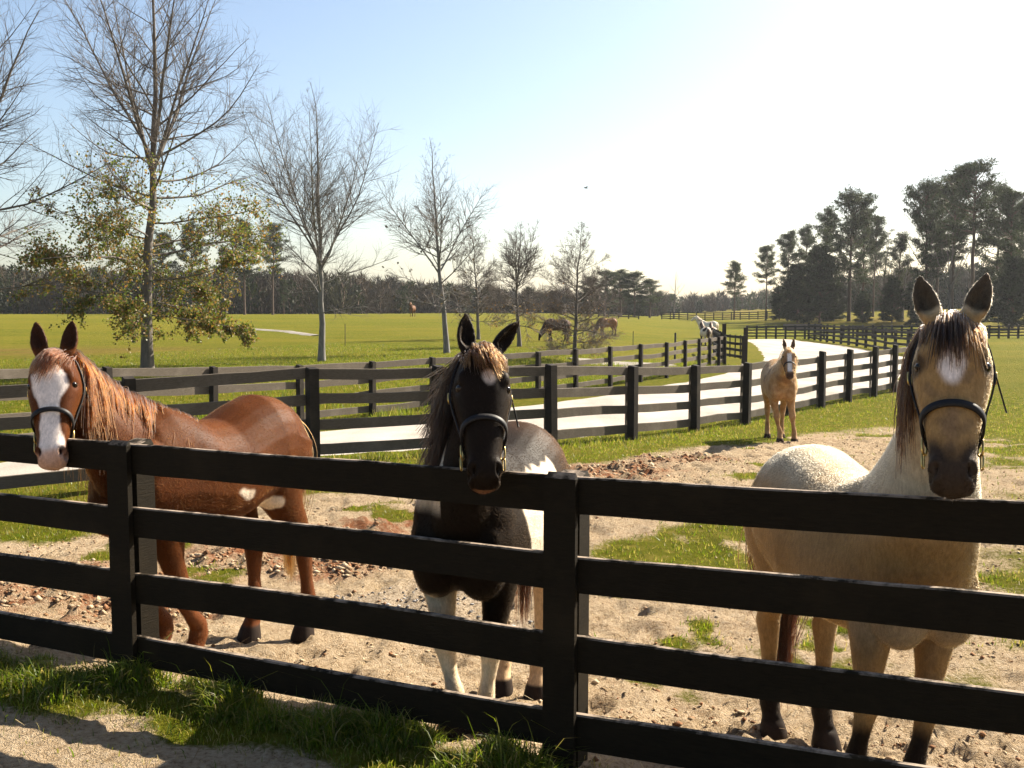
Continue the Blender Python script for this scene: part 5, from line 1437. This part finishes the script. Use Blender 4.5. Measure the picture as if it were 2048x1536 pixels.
# rough grass of the field behind the far roadside fence
n = 150000; along = rs.uniform(-12, 24, n); off = rs.random(n) ** 1.4 * 22 - 0.6
x = -3.0 + BD[0] * along + BN[0] * off; y = 21.5 + BD[1] * along + BN[1] * off
df, sf = dist_poly(x, y, [np.array(p) for p in EDGE_F])
keep = (sf > 0) & (df > 0.1) & (np.abs(x / np.maximum(y, 1)) < 0.6) & (y > 8)
x, y, off = x[keep], y[keep], off[keep]
tuf = sstep(0.46, 0.72, fbm(x * 0.8, y * 0.8, 151, 3)) * sstep(5.5, 2.0, off)
h = 0.03 + 0.05 * rs.random(len(x)) + 0.22 * tuf * rs.random(len(x))
tag(blades('rough_grass', x, y, h, rs.uniform(0.004, 0.011, len(x)), rs, 0.14, 0.5, 1), 'rough green grass bank behind the far roadside fence', 'grass', kind='stuff')

# ------------------------------------------------------------------ loose clods, straw, stones
def ico():
    v = np.array([(1, 0, 0), (0, 1, 0), (-1, 0, 0), (0, -1, 0), (0, 0, 1), (0, 0, -1)], float)
    f = np.array([(0, 1, 4), (1, 2, 4), (2, 3, 4), (3, 0, 4), (1, 0, 5), (2, 1, 5), (3, 2, 5), (0, 3, 5)])
    return v, f
IV, IF = ico()
def lumps(name, x, y, r, rs, mat, cols):
    n = len(x); z = ground_height(x, y)
    v = IV[None] * (1 + rs.normal(0, 0.28, (n, len(IV), 1))) * r[:, None, None] * rs.uniform(0.7, 1.4, (n, 1, 3)) * np.array([1, 1, 0.62])
    V = v + np.stack([x, y, z + r * 0.25], -1)[:, None]
    F = (IF[None] + (np.arange(n) * len(IV))[:, None, None]).reshape(-1, 3)
    c = cols[rs.integers(0, len(cols), n)] * rs.uniform(0.7, 1.3, (n, 1))
    return mesh_obj(name, V.reshape(-1, 3), F, mat, None, False, np.repeat(c, len(IV), 0))
def vc_mat(name, rough=0.95):
    m, nt, nd, lk, p = new_mat(name)
    a = N(nt, 'ShaderNodeAttribute'); a.attribute_name = 'Col'; tc = N(nt, 'ShaderNodeTexCoord'); n1 = noise_tex(nt, 70, 4, 0.7, tc.outputs['Object'])
    r1 = ramp(nt, [(0.3, (0.6, 0.6, 0.6)), (0.7, (1.25, 1.25, 1.25))]); lk.new(n1.outputs[0], r1.inputs[0])
    lk.new(mixc(nt, 1.0, a.outputs[0], r1.outputs[0], 'MULTIPLY'), p.inputs['Base Color']); p.inputs['Roughness'].default_value = rough; p.inputs['Specular IOR Level'].default_value = 0.15
    lk.new(bump(nt, n1.outputs[0], 0.7, 0.01), p.inputs['Normal'])
    return m
M['clod'] = vc_mat('dirt_clod')
n = 420000; x = rs.uniform(-6, 8, n); y = 3.2 + rs.random(n) ** 1.3 * 14
d, red, gra, _ = masks(x, y); sn = (x - FA[0]) * FNRM[0] + (y - FA[1]) * FNRM[1]
mud = blob(x, y, 1.9, 4.3, 1.5, 1.1)
pr = d * (0.14 + 0.45 * red + 0.20 * mud) * (sn > 0.1) * (np.abs(x / y) < 0.62) * sstep(0.35, 0.65, fbm(x * 2, y * 2, 161, 3))
k = rs.random(n) < pr
xx, yy, rd = x[k], y[k], red[k]
r = (0.0035 + 0.015 * rs.random(len(xx)) ** 4) * (1 + 0.8 * rd)
tag(lumps('dirt_clods', xx, yy, r, rs, M['clod'], np.array([(0.26, 0.14, 0.07), (0.36, 0.25, 0.15), (0.22, 0.11, 0.055), (0.45, 0.35, 0.23), (0.40, 0.30, 0.19)])), 'reddish clods of trodden earth and dung strewn over the sandy paddock', 'dirt', kind='stuff')
k = rs.random(n) < gra * d * 0.12
tag(lumps('gravel', x[k], y[k], 0.006 + 0.012 * rs.random(k.sum()), rs, M['clod'], np.array([(0.25, 0.24, 0.23), (0.4, 0.38, 0.36), (0.12, 0.115, 0.11)])), 'grey stones of the gravel patch beside the chestnut horse hind legs', 'gravel', kind='stuff')
n = 40000; x = rs.uniform(-5, 7, n); y = 3.3 + rs.random(n) ** 1.4 * 11
d, red, gra, _ = masks(x, y)
k = (rs.random(n) < d * (0.25 + 0.5 * sstep(0.45, 0.6, fbm(x * 1.3, y * 1.3, 171, 3)))) & (np.abs(x / y) < 0.62); x, y = x[k], y[k]; m = len(x)
a = rs.uniform(0, math.pi, m); ln = rs.uniform(0.015, 0.06, m); dv = np.stack([np.cos(a), np.sin(a), rs.normal(0.1, 0.15, m)], -1) * ln[:, None]
c = np.stack([x, y, ground_height(x, y) + 0.004], -1); sd_ = np.stack([-np.sin(a), np.cos(a), 0 * a], -1) * 0.0016
V = np.stack([c - sd_, c + sd_, c + dv + sd_, c + dv - sd_], 1).reshape(-1, 3)
cc = np.array([(0.46, 0.36, 0.20), (0.36, 0.27, 0.14), (0.22, 0.14, 0.07)])[rs.integers(0, 3, m)]
tag(mesh_obj('straw_litter', V, np.arange(4 * m).reshape(-1, 4), M['leaf'], None, False, np.repeat(cc, 4, 0)), 'bits of straw and dead grass lying on the paddock dirt', 'straw', kind='stuff')

# ------------------------------------------------------------------ small things
M['iron'] = plain('dark_iron', (0.03, 0.028, 0.026), 0.6)
def stake(px, y, h, label, r=0.02):
    b = base_at(px, y); o = empty('fence_stake', b)
    v, f = tubes(np.array([[[0, 0, -0.2], [0.01, 0, h * 0.5], [0.015, 0.01, h]]]), np.array([[r, r, r * 0.9]]), 6); mesh_obj('rod', v, f, M['iron'], o, True)
    v, f = tubes(np.array([[[-0.0, -r, h * 0.8], [0.0, r + 0.05, h * 0.8], [0.0, r + 0.06, h * 0.8 + 0.01]]]), np.array([[0.012, 0.012, 0.01]]), 6); mesh_obj('insulator', v, f, M['iron'], o, True)
    tag(o, label, 'stake', 'wire fence stakes in the field')
stake(691, 50, 1.1, 'thin dark stake in the field right of the grey fan-shaped tree'); stake(1265, 52, 1.0, 'thin stake standing in the field left of the pinto ponies'); stake(1349, 46, 1.25, 'thicker dark stake nearer the gate', 0.05)
def trough():
    b = base_at(1600, 104); o = empty('water_trough', b)
    m = plain('brown_wood_box', (0.12, 0.09, 0.07), 0.8); g = plain('pale_jugs', (0.5, 0.48, 0.45), 0.6)
    L_, Wd, h, t = 1.75, 0.55, 0.55, 0.06
    def bx(nm, cx, cy, cz, sx, sy, sz, mt):
        bm_ = bmesh.new(); bmesh.ops.create_cube(bm_, size=1.0, matrix=Matrix.Translation((cx, cy, cz)) @ Matrix.Diagonal((sx, sy, sz, 1))); bmesh.ops.bevel(bm_, geom=bm_.edges[:], offset=0.012, segments=1, affect='EDGES')
        me = bpy.data.meshes.new(nm); bm_.to_mesh(me); bm_.free(); me.materials.append(mt); q = bpy.data.objects.new(nm, me); COL.objects.link(q); q.parent = o
    for i, z in enumerate((0.14, 0.32, 0.50)):
        bx('side_plank', 0, -Wd, z, L_ * 2, t, 0.17, m); bx('side_plank', 0, Wd, z, L_ * 2, t, 0.17, m)
        bx('end_plank', -L_ + t / 2, 0, z, t, Wd * 2 - t - 0.01, 0.17, m); bx('end_plank', L_ - t / 2, 0, z, t, Wd * 2 - t - 0.01, 0.17, m)
    bx('floor_plank', 0, 0, 0.06, L_ * 2 - 0.15, Wd * 2 - 0.1, 0.05, m)
    tag(o, 'long brown wooden trough box on the grass before the cedars', 'trough')
trough()
def bird():
    p = at(1172, 376, 60); o = empty('bird', p)
    v, f = tubes(np.array([[[-0.16, 0, 0], [-0.06, 0, 0.01], [0.08, 0, 0.01], [0.16, 0, 0.0]]]), np.array([[0.01, 0.045, 0.04, 0.008]]), 6); mesh_obj('body', v, f, M['iron'], o, True)
    for s in (1, -1):
        V = np.array([[0.05, 0, 0.02], [-0.06, 0, 0.02], [-0.07, 0.18 * s, 0.09], [0.0, 0.20 * s, 0.10], [-0.08, 0.38 * s, 0.05]]); mesh_obj('wing', V, [(0, 1, 2, 3), (3, 2, 4)], M['iron'], o)
    o.rotation_euler = (0, 0, 0.6)
    tag(o, 'tiny dark bird flying in the white sky', 'bird')
bird()

# ------------------------------------------------------------------ haze in the air
def haze():
    bm_ = bmesh.new(); bmesh.ops.create_cube(bm_, size=1.0, matrix=Matrix.Translation((0, 420, 12.5)) @ Matrix.Diagonal((2400, 1200, 33, 1)))
    me = bpy.data.meshes.new('haze'); bm_.to_mesh(me); bm_.free()
    m = bpy.data.materials.new('thin_haze'); m.use_nodes = True; nt = m.node_tree; nt.nodes.clear()
    out = nt.nodes.new('ShaderNodeOutputMaterial'); v = nt.nodes.new('ShaderNodeVolumePrincipled')
    v.inputs['Color'].default_value = (0.92, 0.95, 1.0, 1); v.inputs['Density'].default_value = 0.00017; v.inputs['Anisotropy'].default_value = 0.45
    nt.links.new(v.outputs[0], out.inputs['Volume']); me.materials.append(m)
    o = bpy.data.objects.new('haze', me); COL.objects.link(o)
    tag(o, 'thin bright haze in the air over the far field and wood', 'haze', kind='stuff')
haze()
